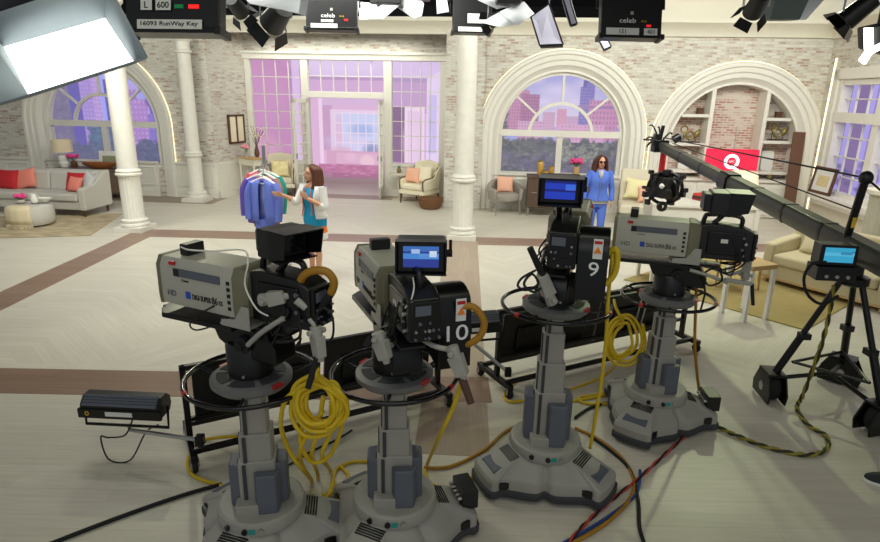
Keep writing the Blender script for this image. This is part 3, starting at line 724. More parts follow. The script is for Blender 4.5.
def table_lamp(label,loc,base_h,base_r,sh_h,sr0,sr1,bm,smt,drum=True):
    t=thing('table_lamp',label,'lamp',loc)
    ob('base',M().lathe([(base_r*.7,0),(base_r*.72,.02),(base_r*.95,base_h*.2),(base_r,base_h*.3),(base_r*.8,base_h*.42),(base_r*.98,base_h*.6),(base_r*.9,base_h*.78),(base_r*.35,base_h*.9),(.015,base_h*.94),(.012,base_h+.06)],n=24),bm,t)
    ob('lamp_shade',M().lathe([(sr0,base_h+.02),(sr1,base_h+.02+sh_h),(sr1-.006,base_h+.02+sh_h),(sr0-.006,base_h+.02)],n=32,cap=False),smt,t)
    return t
table_lamp('stone table lamp with a drum linen shade at the left end of the credenza',on(64,-.5,zt_),.36,.13,.3,.235,.225,CERAM,SHADEB)
v=thing('flower_vase','pink orchid blooms in a dark pot beside the stone lamp on the credenza','flowers',on(73.5,-.55,zt_));ob('vase',M().lathe([(.05,0),(.075,.04),(.07,.16),(.06,.16)],n=20),WOODD,v);bouquet(v,.2,.13,12,PINK,.12,.05)
v=thing('wooden_bowl','long shallow carved wooden bowl on the credenza','bowl',on(99,-.58,zt_),-WA);ob('bowl',M().lathe([(.2,0),(.24,.015),(.4,.08),(.47,.15),(.45,.15),(.37,.09),(.18,.035)],n=32,sq=(1,.42)),mat('bowl_wood',(150,92,48),.5,var=.25,scale=20),v)
v=thing('picture_frame','white framed picture leaning in the left arched window behind the wooden bowl','picture',on(110,-.36,zt_),-WA);X=Matrix.Rotation(-.12,4,'X')
ob('frame',M(X).bx(-.3,.3,-.02,.015,0,.42),CERAM,v,bevel=.005);ob('print',M(X).bx(-.2,.2,-.026,-.02,.07,.3),mat('floral_print',(150,150,120),.7,var=.6,scale=30),v)
# ---- niche: two-pane picture, console, vases, armchair
tm=(pw(236,128,.75)[0]);cz=pw(236,129,.75)[1]
cd=Vector((uN1-uN0,1.3,0)).normalized()
f=.6;base=P(uN0+(uN1-uN0)*f,1.3*f,cz)-WN*0
pr_=thing('picture_frame','dark framed pair of cream panels hanging on the brick cheek left of the doors','picture',base+(rotz(-WA)@Vector((cd.y,-cd.x,0)))*.03,math.atan2(cd.y,cd.x)-WA)
m=M();h=.37;w_=.31
for q in ((-w_,w_,-h,-h+.05),(-w_,w_,h-.05,h),(-w_,-w_+.05,-h,h),(w_-.05,w_,-h,h),(-.025,.025,-h,h)): m.bx(q[0],q[1],-.03,.015,q[2],q[3])
ob('frame',m,WOODD,pr_)
for s in (-1,1): ob('panel',M().bx(*sorted((s*.025,s*(w_-.05))),-.012,.005,-h+.05,h-.05),IVORY,pr_)
cp=P(pw(250,188,.35)[0],.5,0);zc_=1.02
ct=thing('console_table','narrow cream console table beside the glazed doors','table',cp,-WA-.5)
ob('top',M().bx(-.34,.34,-.17,.17,zc_-.04,zc_),WOOD,ct,bevel=.005);ob('apron',M().bx(-.3,.3,-.14,.14,zc_-.2,zc_-.04),CREAM,ct)
legs(ct,[(x,y) for x in (-.27,.27) for y in (-.11,.11)],zc_-.04,.03,.025,CREAM)
v=thing('flower_vase','pink tulips in a glass vase on the console table','flowers',cp+Vector((-.08,-.05,zc_)));ob('vase',M().lathe([(.05,0),(.055,.12),(.05,.12)],n=20),GREYL,v);bouquet(v,.14,.09,9,PINKL,.16,.05)
v=thing('branch_vase','dark vase of bare flowering branches on the console table','branches',cp+Vector((.17,.05,zc_)));ob('vase',M().lathe([(.04,0),(.07,.08),(.05,.2),(.03,.26),(.04,.28)],n=20),WOODD,v)
m=M();g=M();rg=random.Random(4)
for i in range(9):
    a=rg.uniform(0,2*PI);p=[Vector((0,0,.25)),Vector((math.cos(a)*.1,math.sin(a)*.06,.5)),Vector((math.cos(a)*.22,math.sin(a)*.1,.62+rg.random()*.25))];m.tube(spl(p,4),.006,5)
    for k in range(6): g.ell(p[1].lerp(p[2],rg.random())+Vector((rg.uniform(-.03,.03),0,rg.uniform(-.03,.03))),(.018,.018,.015),n=6,k=4)
ob('branches',m,WOODD,v);b_=ob('buds',g,IVORY,v);b_['kind']='stuff'
def armchair(label,loc,rz,up,wood,W=.72,D=.74,H_=1.0,wing=True,group=None):
    t=thing('armchair',label,'chair',loc,rz,group)
    legs(t,[(x,y) for x in (-W/2+.07,W/2-.07) for y in (-D/2+.07,D/2-.07)],.26,.03,.018,wood,.06)
    ob('seat_frame',M().bx(-W/2+.02,W/2-.02,-D/2+.03,D/2-.04,.24,.36),up,t,bevel=.02)
    ob('seat_cushion',M().bx(-W/2+.09,W/2-.09,-D/2,D/2-.18,.36,.5),up,t,bevel=.05,seg=4)
    # curved back
    rs=[]
    for z,l in ((.34,0),(.6,.03),(.85,.08),(H_,.11)):
        k=.84+.16*(1 if z<.9 else .8)
        rs.append([Vector((-W/2*k+.04,D/2-.22+l,z)),Vector((0,D/2-.14+l,z+(.05 if z>.9 else 0))),Vector((W/2*k-.04,D/2-.22+l,z)),Vector((W/2*k-.04,D/2-.1+l,z)),Vector((0,D/2-.01+l,z+(.05 if z>.9 else 0))),Vector((-W/2*k+.04,D/2-.1+l,z))])
    ob('backrest',M().rings(rs),up,t,bevel=.03,seg=3)
    for s in (-1,1):
        a=s*W/2;b=s*(W/2-.09)
        ob('arm',M().prism([(-D/2+.06,.36),(D/2-.12,.36),(D/2-.04,.92),(D/2-.16,.86),(.08,.66),(-D/2+.04,.6)],min(a,b),max(a,b),'x'),up,t,bevel=.025,seg=3)
        ob('arm_trim',M().tube(spl([(a-s*.045,-D/2+.05,.3),(a-s*.045,-D/2+.035,.61),(a-s*.045,.08,.675),(a-s*.045,D/2-.13,.9)],6),.014,8),wood,t)
    return t
ap=fl(279,193);ap.y=max(ap.y,P(0,0).y+.6)
ac=armchair('cream high-back armchair with a floral cushion left of the doors behind the garments',P(pw(279,185,.6)[0],.75,0),math.radians(18)-WA,OATM,WOODD,.78,.76,1.05)
pillow('cream floral cushion on the armchair behind the hanging garments',mat('floral_fabric',(238,212,160),.8,var=.35,scale=9),ac,(0,.02,.72),(.48,.16,.44),0,-.3)
cp2=P(pw(420,195,.5)[0],.45,0)
ac2=armchair('cream armchair with thin dark wooden legs right of the doors','' or cp2,math.radians(-28)-WA,IVORY,WOODD,.82,.8,1.0)
pillow('peach cushion on the left of the cream armchair by the doors',PEACH,ac2,(-.17,-.08,.70),(.42,.15,.38),.05,-.3,.15)
pillow('ivory cushion on the right of the cream armchair by the doors',IVORY,ac2,(.14,.02,.74),(.42,.16,.44),-.05,-.3)
sp=P(pw(399,190,.75)[0],.75,0);st=thing('side_table','small pale pedestal side table left of the cream armchair','table',sp)
ob('top',M().lathe([(.25,.66),(.26,.67),(.26,.69),(.25,.7)],n=32),CREAM,st);ob('stem',M().lathe([(.03,.03),(.025,.3),(.04,.4),(.025,.66)],n=16),CREAM,st);ob('foot',M().lathe([(.2,0),(.2,.015),(.05,.04)],n=24),CREAM,st)
v=thing('pineapple_ornament','small dark pineapple ornament on the pale side table','ornament',sp+Vector((0,0,.7)));ob('fruit',M().lathe([(.03,0),(.055,.03),(.06,.08),(.035,.13)],n=14),GOLD,v)
m=M()
for i in range(8): a=2*PI*i/8;m.cyl((.01*math.cos(a),.01*math.sin(a),.12),(.045*math.cos(a),.045*math.sin(a),.2),.012,.001,6)
ob('crown',m,LEAF,v)
bk=P(uPi-.3,-.32,0);t=thing('wicker_basket','brown round wicker basket on the floor beside the cream armchair','basket',(bk.x,bk.y,0))
ob('basket',M().lathe([(.2,0),(.24,.02),(.29,.16),(.3,.26),(.28,.26),(.26,.16),(.2,.03)],n=36),WICK,t)
for s in (-1,1): ob('handle',M().torus((s*.3,0,.26),.06,.013,(1,0,0),20,6,0,PI*2),WICK,t)
m=M()
for z,r in ((.05,.255),(.1,.275),(.15,.292),(.2,.3),(.25,.305)): m.torus((0,0,z),r,.012,n=36,k=6)
ob('weave',m,WICK,t)
# ---- centre right: tub chair, sideboard, lounge chair
tp=fl(501,207);tp.y=P(pw(501,205)[0],-.62).y
tc_=thing('tub_chair','grey velvet tub chair with slim metal legs and peach cushion','chair',(tp.x,tp.y,0),math.radians(12))
legs(tc_,[(-.27,-.25),(.27,-.25),(-.22,.22),(.22,.22)],.34,.014,.01,STEEL,.1)
ob('seat',M().lathe([(.2,.33),(.31,.34),(.33,.38),(.33,.46),(.3,.49),(.1,.5)],n=36),GREYF,tc_)
def arc_shell(r0,r1,z0,z1f,a0,a1,n=26):
    rs=[]
    for i in range(n+1):
        a=math.radians(a0+(a1-a0)*i/n);d=Vector((math.cos(a),math.sin(a),0));h=z1f(a)
        rs.append([d*r0+Vector((0,0,z0)),d*r1+Vector((0,0,z0)),d*(r1+.04)+Vector((0,0,h-.03)),d*(r1+.01)+Vector((0,0,h)),d*(r0+.03)+Vector((0,0,h)),d*r0+Vector((0,0,h-.03))])
    return M().rings(rs)
ob('back_shell',arc_shell(.33,.40,.34,lambda a:.62+.17*max(0,math.sin(a)),-35,215),GREYF,tc_,bevel=.012)
pillow('peach square cushion on the grey tub chair',PEACH,tc_,(.02,.12,.68),(.4,.15,.38),.03,-.25,-.15)
u0=pw(528,178,-.85)[0];u1=pw(592,178,-.85)[0];zb_=pw(555,177,-.85)[1];hw=(u1-u0)/2
c0=P((u0+u1)/2,-.6,0);cr=thing('sideboard','dark brown sideboard under the middle arched window','sideboard',c0,-WA)
ob('top',M().bx(-hw-.02,hw+.02,-.25,.25,zb_-.04,zb_),BROWN2,cr,bevel=.005);ob('carcass',M().bx(-hw,hw,-.23,.23,.2,zb_-.04),BROWN2,cr)
for i in range(2): d=ob('door',M().bx(-hw+i*hw+.01,-hw+(i+1)*hw-.01,-.25,-.23,.22,zb_-.06),BROWN2,cr,bevel=.004);ob('handle',M().bx(-hw+i*hw+.1,-hw+i*hw+.22,-.265,-.25,.55,.57),STEEL,d)
legs(cr,[(x,y) for x in (-hw+.05,hw-.05) for y in (-.18,.18)],.2,.022,.015,STEEL)
for px,h,r,l in ((541,.36,.07,'tall amber and gold candle jar at the left of the sideboard top'),(546,.13,.085,'short amber candle bowl between the two taller jars'),(552,.23,.06,'medium amber candle jar right of the short bowl on the sideboard')):
    v=thing('candle_jar',l,'candle',on(px,-.62-(.1 if h<.2 else 0),zb_),0,'amber candle jars on the sideboard')
    ob('jar',M().lathe([(r*.8,0),(r,.02),(r,h*.8),(r*.8,h*.86),(r*.8,h*.87)],n=20),AMBER,v);ob('lid',M().lathe([(r*.85,h*.87),(r*.85,h*.97),(r*.3,h)],n=20),GOLD,v)
v=thing('flower_vase','bright pink flowers in a wooden vase at the right end of the sideboard','flowers',on(577,-.62,zb_));ob('vase',M().lathe([(.05,0),(.07,.05),(.065,.22),(.055,.22)],n=20),WOOD,v);bouquet(v,.24,.15,16,PINK,.14,.055)
lp=fl(628,213);lp.y=P(pw(628,205)[0],-.95).y
lc=thing('lounge_chair','oversized cream armless lounge chair behind the woman in blue','chair',(lp.x-.12,lp.y-.15,0),math.radians(-14))
legs(lc,[(-.36,-.36),(.36,-.36),(-.36,.36),(.36,.36)],.2,.022,.014,WOOD)
ob('seat',M().bx(-.46,.46,-.48,.42,.19,.46),OATM,lc,bevel=.06,seg=4)
ob('backrest',M().prism([(.18,.4),(.42,.36),(.6,1.12),(.44,1.16)],-.45,.45,'x'),OATM,lc,bevel=.06,seg=4)
pillow('pale yellow cushion at the back of the cream lounge chair',mat('pale_yellow_fabric',(232,222,170),.8,var=.08,scale=40),lc,(-.1,.17,.74),(.5,.16,.46),.1,-.3)
pillow('peach cushion at the front of the cream lounge chair',PEACH,lc,(.14,.0,.66),(.42,.15,.36),-.05,-.35)
# ---- bookcase contents
def shelf_at(px,key,w=.32): return P(pw(px,140,w)[0],w,SH[key][2])
def ringsculpt(label,loc,kind):
    t=thing('gold_sculpture',label,'sculpture',loc,-WA+.15,'gold sculptures on the bookcase')
    if kind==0:
        ob('stand',M().box((0,0,.012),(.16,.1,.024)).cyl((0,0,.02),(0,0,.2),.008),BLACKM,t);ob('ring',M().torus((0,0,.3),.075,.018,(.2,1,0)),GOLD,t)
    else:
        ob('stand',M().box((0,0,.012),(.36,.1,.024)).cyl((-.08,0,.02),(-.08,0,.08),.008).cyl((.08,0,.02),(.08,0,.08),.008),BLACKM,t)
        ob('ring',M().torus((-.07,0,.17),.085,.026,(.1,1,0)).ell((.1,0,.2),(.06,.04,.1),roty(.5)).ell((.15,0,.29),(.035,.025,.035)),GOLD,t)
ringsculpt('gold ring sculpture on a stand, left of the pair on the left bookcase shelf',shelf_at(683,'l2'),0)
ringsculpt('gold looped sculpture, right of the pair on the left bookcase shelf',shelf_at(692,'l2'),1)
ringsculpt('gold ring sculpture on a stand, left of the pair on the right bookcase shelf',shelf_at(771,'r2'),0)
ringsculpt('gold looped sculpture, right of the pair on the right bookcase shelf',shelf_at(779,'r2'),1)
for px,k,l in ((696,'l1','small dark box on the top left bookcase shelf'),(774,'r1','small dark box on the top right bookcase shelf')):
    t=thing('trinket_box',l,'box',shelf_at(px,k),-WA+.2);ob('box',M().bx(-.07,.07,-.05,.05,0,.1),WOODD,t,bevel=.006);ob('lid',M().bx(-.075,.075,-.055,.055,.1,.135),WOODD,t,bevel=.006)
for px,k,l in ((771,'r3','white empty frame standing on the lower right bookcase shelf'),(687,'l3','white frame standing on the lower left bookcase shelf')):
    t=thing('picture_frame',l,'picture',shelf_at(px,k,.4),-WA);X=Matrix.Rotation(-.1,4,'X');m=M(X)
    for q in ((-.14,.14,0,.04),(-.14,.14,.42,.46),(-.14,-.1,0,.46),(.1,.14,0,.46)): m.bx(q[0],q[1],-.015,.015,q[2],q[3])
    ob('frame',m,CERAM,t,bevel=.004);ob('mat',M(X).bx(-.1,.1,.0,.01,.04,.42),PAPER,t)
t=thing('plant_pot','small bronze pot on the counter under the right bookcase shelves','pot',P(pw(768,183,.2)[0],.2,zc));ob('pot',M().lathe([(.05,0),(.075,.12),(.085,.14),(.07,.14)],n=20),GOLD,t)
t=thing('plant_pot','small brown pot on the counter under the left bookcase shelves','pot',P(pw(681,180,.2)[0],.2,zc));ob('pot',M().lathe([(.05,0),(.075,.13),(.085,.15),(.07,.15)],n=20),WOODD,t)
# red hanging screen with the round letter emblem
a=pw(707,150,-.35);b=pw(756,174,-.35);sw=b[0]-a[0];zb2=pw(730,174,-.35)[1];zt2=pw(730,149,-.35)[1];sh=zt2-zb2
sg=thing('hanging_screen','red wide screen showing a white round emblem in front of the bookcase','screen',P((a[0]+b[0])/2,-.35,(zt2+zb2)/2),-WA)
SRED=mat('red_screen',(206,34,66),.4,var=.02,emit=.75)
SWHT=mat('white_screen_print',(245,245,245),.5,var=.01,emit=.8)
ob('panel',M().bx(-sw/2,sw/2,-.0,.05,-sh/2,sh/2),SRED,sg,bevel=.004)
m=M();R0=sh*.30
rs=[]
for i in range(41):
    t_=2*PI*i/40;c,s=math.cos(t_),math.sin(t_);ro=R0;ri=R0*.58
    rs.append([Vector((ri*c,-.006,ri*s)),Vector((ro*c,-.006,ro*s)),Vector((ro*c,0,ro*s)),Vector((ri*c,0,ri*s))])
m.rings(rs);m.box((R0*.62,-.004,-R0*.95),(R0*.95,.008,R0*.3),roty(.45));ob('emblem',m,SWHT,sg)
text('lettering','QVC',R0*.28,(0,-.004,0),(1,0,0),(0,0,1),SWHT,sg)
ob('suspension_rod',M().cyl((0.02,.03,sh/2),(.02,.03,sh/2+.5),.008),STEEL,sg)
ob('floor_stand',M().cyl((0,.03,-sh/2),(0,.03,-zb2-sh/2*0+0.02-sh/2+.0),.02).bx(-.3,.3,-.1,.16,-(zb2+sh/2),-(zb2+sh/2)+.03),STEEL,sg)
# leaning plank
a=fl(790,222);pk0=P(pw(790,215)[0],-.2,0);t=ob('wooden_plank',M().bx(-.13,.13,-.02,.02,0,2.05),mat('reclaimed_plank',(104,70,52),.7,var=.3,stretch=(20,20,1.5)),bevel=.004)
pk=P(pw(786,214,-.3)[0]+.02,-.36,0);t.location=pk;t.rotation_euler=(-.16,.03,-WA);tag(t,'reclaimed dark wooden plank leaning beside the right side of the bookcase','plank')
# picture on side window sill
wv,zv=psw(829,193)
t=thing('picture_frame','brown wooden framed botanical print leaning on the right window sill','picture',P(UC-.2,wv,sz0),-PI/2-WA+.12);X=Matrix.Rotation(-.14,4,'X');m=M(X)
hh=psw(832,168)[1]-sz0+.02;ww=.36
for q in ((-ww,ww,0,.06),(-ww,ww,hh-.06,hh),(-ww,-ww+.06,0,hh),(ww-.06,ww,0,hh)): m.bx(q[0],q[1],-.03,.01,q[2],q[3])
ob('frame',m,WOODD,t);ob('mat',M(X).bx(-ww+.06,ww-.06,-.012,0,.06,hh-.06),PAPER,t);ob('print',M(X).bx(-ww+.17,ww-.17,-.016,-.012,.16,hh-.18),mat('botanical_print',(214,196,150),.7,var=.3,scale=40),t)
# fluted pilaster at the right edge
p=fl(866,262);p=aty(866,245,10.2)
t=thing('fluted_pilaster','grey green fluted pilaster at the right edge behind the crane','column',(7.35,9.55,0),-WA)
rs=[]
for z in (.0,1.25): rs.append([Vector((math.cos(2*PI*j/120),math.sin(2*PI*j/120),0))*(.34-.02*abs(math.sin(j/120*2*PI*14)))+Vector((0,0,z)) for j in range(120)])
ob('drum',M().rings(rs),mat('sage_grey_paint',(176,172,152),.6,var=.05),t,ang=60);ob('cap',M().lathe([(.35,1.25),(.39,1.28),(.39,1.34),(.3,1.36)],n=40),CREAM,t)
# ---- right hand sitting area
RUGR=mat('olive_woven_rug',(166,148,92),.95,var=.14,scale=6,bump=.3,bscale=200)
a=fl(624,280);b=fl(806,331);d=(b-a).normalized();e=Vector((-d.y,d.x,0))
q=[a,b,b+e*2.6,a+e*2.6];tag(ob('area_rug',M().prism([p[:2] for p in q],.003,.014),RUGR),'olive green woven rug under the beige sofa at the right','rug')
q=[a+d*.06+e*.06,b-d*.06+e*.06,b-d*.06+e*.09,a+d*.06+e*.09]
FRs=fl(762,281);F2=fl(816,296);sa=math.atan2(F2.y-FRs.y,F2.x-FRs.x)
sL=1.75;sD=.88;ctr=FRs+rotz(sa)@Vector((sL/2-.05,sD/2-.05,0))
s2=thing('sofa','beige two-seat sofa with square arms on the olive rug at the right','sofa',(ctr.x,ctr.y,0),sa)
legs(s2,[(x,y) for x in (-sL/2+.08,sL/2-.08) for y in (-sD/2+.08,sD/2-.08)],.1,.03,.025,WOOD,0,.015)
ob('base',M().bx(-sL/2+.02,sL/2-.02,-sD/2+.03,sD/2,.09,.3),BEIGE,s2,bevel=.02)
ob('plinth_trim',M().bx(-sL/2+.01,sL/2-.01,-sD/2+.02,sD/2,.08,.11),WOOD,s2)
for i in (0,1): ob('seat_cushion',M().bx(-sL/2+.16+i*(sL-.32)/2,-sL/2+.16+(i+1)*(sL-.32)/2-.006,-sD/2,.3,.3,.47),BEIGE,s2,bevel=.05,seg=4)
ob('back',M().prism([(.26,.3),(sD/2,.3),(sD/2+.03,.86),(.32,.86)],-sL/2+.03,sL/2-.03,'x'),BEIGE,s2,bevel=.05,seg=4)
for s in (-1,1):
    a_=s*sL/2;b_=a_-s*.16;ob('arm',M().prism([(-sD/2+.01,.1),(sD/2+.01,.1),(sD/2+.01,.7),(-sD/2+.03,.62)],min(a_,b_),max(a_,b_),'x'),BEIGE,s2,bevel=.04,seg=3)
pillow('long cream lumbar cushion on the beige sofa at the right',mat('cream_fabric',(216,206,172),.85,var=.05,scale=40),s2,(-.22,.12,.64),(.78,.16,.32),0,-.35)
# white dining table, tree stump stools, blond stool and table behind camera
WTOP=mat('white_lacquer',(222,218,206),.4,var=.04)
tp=aty(712,213,9.6)
def squaretable(label,loc,rz,w,d,h,top,leg,th=.05,lr=.03):
    t=thing('table',label,'table',loc,rz);ob('top',M().bx(-w/2,w/2,-d/2,d/2,h-th,h),top,t,bevel=.006)
    for x in (-1,1):
        for y in (-1,1): ob('leg',M().bx(x*(w/2-lr*1.2)-lr,x*(w/2-lr*1.2)+lr,y*(d/2-lr*1.2)-lr,y*(d/2-lr*1.2)+lr,0,h-th),leg,t)
    return t
tb=squaretable('long white table with a lamp and books in front of the bookcase',(5.1,11.55,0),-.1,2.0,.8,.76,WTOP,WTOP,.06,.04)
X=TM[tb.name]
ob('front_panel',M().bx(-.98,.98,-.36,-.33,.03,.7),WTOP,tb);ob('side_panel',M().bx(-.98,-.95,-.36,.36,.03,.7).bx(.95,.98,-.36,.36,.03,.7),WTOP,tb)
def tpos(px,py,z=.76):
    q=inv(tb)@fl(px,py,z);return X@Vector((max(-.84,min(.84,q.x)),max(-.26,min(.26,q.y)),z))
p=tpos(746,196);p.z=.76
table_lamp('cream tapered shade table lamp on the white table, partly behind the crane',p,.27,.11,.3,.3,.24,CERAM,SHADE)
bz=.76;p=tpos(697,197)
for i,(c,l) in enumerate((((150,40,40),'red book lying at the bottom of the small stack on the white table'),((60,50,46),'dark book in the middle of the small stack on the white table'),((200,60,50),'bright red book on top of the small stack on the white table'))):
    t=thing('book',l,'book',(p.x,p.y,bz+i*.045),.3+i*.12,'books stacked on the white table');M_=mat('book_cover_%d'%i,c,.5)
    ob('cover',M().bx(-.16,.16,-.12,.12,0,.005).bx(-.16,.16,-.12,.12,.037,.042).bx(-.16,-.155,-.12,.12,0,.042),M_,t);ob('pages',M().bx(-.15,.15,-.11,.11,.005,.037),PAPER,t)
p=tpos(700,187);t=thing('glass_figurine','small clear figurine standing behind the stack of books','figurine',(p.x,p.y,.76));ob('body',M().lathe([(.04,0),(.045,.02),(.02,.1),(.045,.17),(.02,.24),(.03,.29),(.01,.32)],n=16),GREYL,t)
p=tpos(712,199);t=thing('speaker','small black upright speaker on the white table','speaker',(p.x,p.y,.76),.2);ob('case',M().bx(-.05,.05,-.04,.04,0,.25),BLACK,t,bevel=.01);ob('grille',M().lathe([(.035,-.043),(.035,-.041)],n=16,ax='y',c=(0,0,.16)),RUBBER,t)
p=tpos(717,200);t=thing('amber_bowl','small amber bowl beside the black speaker on the white table','bowl',(p.x+.08,p.y-.06,.76));ob('bowl',M().lathe([(.03,0),(.05,.02),(.075,.06),(.07,.06),(.03,.02)],n=20),AMBER,t)
BARK=mat('woven_bark',(170,150,116),.9,var=.45,scale=50,bump=.6)
for px,py,l in ((684,217,'round woven drum stool with pale top left of the camera handle'),(718,221,'round woven drum stool with pale top right of the first one')):
    p=fl(px,py-13,.66);t=thing('drum_stool',l,'stool',(p.x,p.y,0),0,'woven drum stools')
    h=.66;ob('body',M().lathe([(.2,0),(.25,.05),(.27,h*.5),(.25,h-.04),(.22,h-.02)],n=32),BARK,t);ob('top',M().lathe([(.22,h-.03),(.23,h-.01),(.21,h)],n=32),OATM,t)
    m=M()
    for i in range(9): m.torus((0,0,.08+i*(h-.14)/8),.255+.018*math.sin(PI*i/8),.011,n=32,k=6)
    ob('weave',m,BARK,t)
# blond wooden chair and white-legged blond table near camera
p=fl(742,300);t=thing('dining_chair','blond wooden round-back chair behind the right hand camera','chair',(p.x+.15,p.y+.5,0),.6)
legs(t,[(-.2,-.2),(.2,-.2),(-.18,.2),(.18,.2)],.45,.022,.016,WOOD,.08,.014);ob('seat',M().box((0,0,.47),(.46,.46,.05)),WOOD,t,bevel=.02,seg=3)
ob('backrest',arc_shell(.24,.262,.5,lambda a:.78+.08*math.sin(a),20,160),WOOD,t)
p=fl(737,324);q=fl(745,311);rz=.5
t=squaretable('tall blond side table with pale legs near the right hand camera',(p.x+.22,p.y+.30,.0),.35,.42,.42,.74,WOOD,CERAM,.06,.024)
p=fl(655,285);t=squaretable('low white side table behind the right hand camera lens',(p.x+.12,p.y+.25,0),.15,.5,.5,.42,WTOP,WTOP,.05,.025)
# ================================================================== PEOPLE AND GARMENTS
SKIN=mat('warm_skin',(214,160,126),.5,var=.05,scale=30)
SKIN2=mat('tan_skin',(200,146,112),.5,var=.05,scale=30)
def ering(c,rx,ry,n=24,a0=0,a1=2*PI,open_=False,p=2.2):
    out=[]
    k=n+1 if open_ else n
    for j in range(k):
        a=a0+(a1-a0)*j/n;cx,sx=math.cos(a),math.sin(a)
        f=(abs(cx)**p+abs(sx)**p)**(-1/p)
        out.append(Vector((c[0]+rx*f*cx,c[1]+ry*f*sx,c[2])))
    return out
TORSO=[(.80,.03,.155,.105),(.86,.02,.172,.118),(.93,.012,.172,.118),(1.0,.0,.148,.102),(1.07,-.005,.126,.09),(1.14,-.01,.133,.098),(1.22,-.018,.148,.115),(1.29,-.014,.152,.112),(1.36,.0,.155,.09),(1.41,.008,.135,.075),(1.45,.012,.07,.058)]
def limb(m,pts,rs,n=14,k=5): 
    P_=spl(pts,k);R=[];q=len(pts)-1
    for i in range(len(P_)):
        t=i/k;a=min(int(t),q-1);f=t-a;R.append(rs[a]*(1-f)+rs[a+1]*f)
    m.tube(P_,R,n);return P_,R
def hand(m,wr,fd,th,curl=.5):
    # wr wrist point, fd direction of the fingers, th side of the thumb
    fd=Vector(fd).normalized();th=Vector(th);th=(th-fd*th.dot(fd)).normalized();nrm=fd.cross(th)
    R=Matrix((th,nrm,fd)).transposed()
    m.ell(Vector(wr)+fd*.045,(.038,.015,.05),R,12,8)
    for i,(o,l) in enumerate(((.026,.068),(.009,.077),(-.009,.071),(-.026,.056))):
        b=Vector(wr)+fd*.085+th*o;c1=b+fd*l*.45+nrm*l*.10*curl;c2=c1+fd*l*.3+nrm*l*.28*curl;c3=c2+fd*l*.2+nrm*l*.34*curl
        m.tube([b-fd*.02,b,c1,c2,c3],[.0095,.0095,.009,.0085,.006],8)
    b=Vector(wr)+fd*.03+th*.03;m.tube([b-th*.015,b,b+th*.02+fd*.025,b+th*.022+fd*.055],[.012,.012,.0105,.007],8)
def head(m,c,R):
    f=lambda p: R@Vector(p)+Vector(c)
    m.ell(f((0,.012,.015)),(.073,.092,.098),R,20,14);m.ell(f((0,-.02,-.045)),(.056,.066,.066),R,18,12);m.ell(f((0,-.05,-.09)),(.024,.026,.02),R,12,8)
    m.tube([f((0,-.083,.02)),f((0,-.098,-.01)),f((0,-.103,-.03))],[.009,.012,.014],8);m.ell(f((0,-.094,-.034)),(.019,.014,.01),R,10,6)
    for s in (-1,1): m.ell(f((s*.074,.012,-.005)),(.01,.02,.032),R,10,8);m.ell(f((s*.03,-.07,.03)),(.022,.015,.009),R,10,6)
    return f
def face(t,f,R,eyes=True,b=None):
    m=M();m.ell(f((0,-.088,-.062)),(.022,.007,.008),R,12,6);ob('lips',m,mat('lip_rose',(176,70,70),.4),t)
    if eyes:
        for s in (-1,1):
            e=ob('eye',M().ell(f((s*.03,-.079,.008)),(.013,.008,.007),R,10,6),CERAM,t);ob('iris',M().ell(f((s*.03,-.085,.008)),(.006,.004,.006),R,8,6),INK,e)
            ob('eyebrow',M().tube([f((s*.014,-.088,.032)),f((s*.03,-.09,.037)),f((s*.047,-.08,.031))],.004,6),mat('brow_brown',(70,44,30),.8),t)
def arm(m,sh,el,wr,k=1.): return limb(m,[sh,Vector(sh).lerp(Vector(el),.5),el,Vector(el).lerp(Vector(wr),.4),wr],[.05*k,.045*k,.037*k,.036*k,.024*k])
def leg(m,hp,kn,an,k=1.): limb(m,[hp,Vector(hp).lerp(Vector(kn),.5),kn,Vector(kn).lerp(Vector(an),.35)+Vector((0,.012,0)),an],[.088*k,.07*k,.048*k,.05*k,.03*k])
def torso(m,rings,dx=0.,grow=0.): m.rings([ering((0,y,z),rx+grow,ry+grow) for z,y,rx,ry in rings])
def foot(m,an,d,heel=.0):
    an=Vector(an);d=Vector(d).normalized()
    m.tube([an+Vector((0,0,.01)),an-Vector((0,0,.02)),an-d*.03+Vector((0,0,-an.z+.03+heel))],[.032,.034,.03],10)
    m.tube([an-d*.03+Vector((0,0,-an.z+.03+heel)),an+d*.06+Vector((0,0,-an.z+.045+heel*.5)),an+d*.12+Vector((0,0,-an.z+.026)),an+d*.17+Vector((0,0,-an.z+.02))],[.03,.036,.036,.018],10,flat=.7)
# ---- presenter in the white jacket
p1=fl(317,279)
w1=thing('person','woman with brown hair in white jacket and blue dress with orange hem reaching to garments','person',(p1.x,p1.y,0),math.radians(-30))
B=M();torso(B,TORSO)
RH=rotz(math.radians(-24))@roty(math.radians(0))@rotx(math.radians(-4));hc=Vector((-.01,-.02,1.585))
limb(B,[(0,.015,1.40),(0,.012,1.46),(-.005,-.0,1.53)],[.06,.05,.048])
f=head(B,hc,RH)
SR=(-.165,.005,1.385);SL=(.165,.005,1.385)
ER=(-.235,-.10,1.16);WR=(-.36,-.25,1.27)
EL=(.235,-.03,1.12);WL_=(.06,-.19,1.25)
arm(B,SR,ER,WR);arm(B,SL,EL,WL_)
hand(B,WR,(-.75,-.5,.1),(.2,-.2,1.),.5);hand(B,WL_,(-.7,-.3,.55),(-.1,-.2,1),.9)
AR=(-.10,.02,.125);AL=(.095,-.06,.125)
leg(B,(-.085,.01,.84),(-.088,-.01,.50),AR);leg(B,(.085,.01,.84),(.09,-.04,.50),AL)
foot(B,AR,(-.2,-1,0),.055);foot(B,AL,(.25,-1,0),.055)
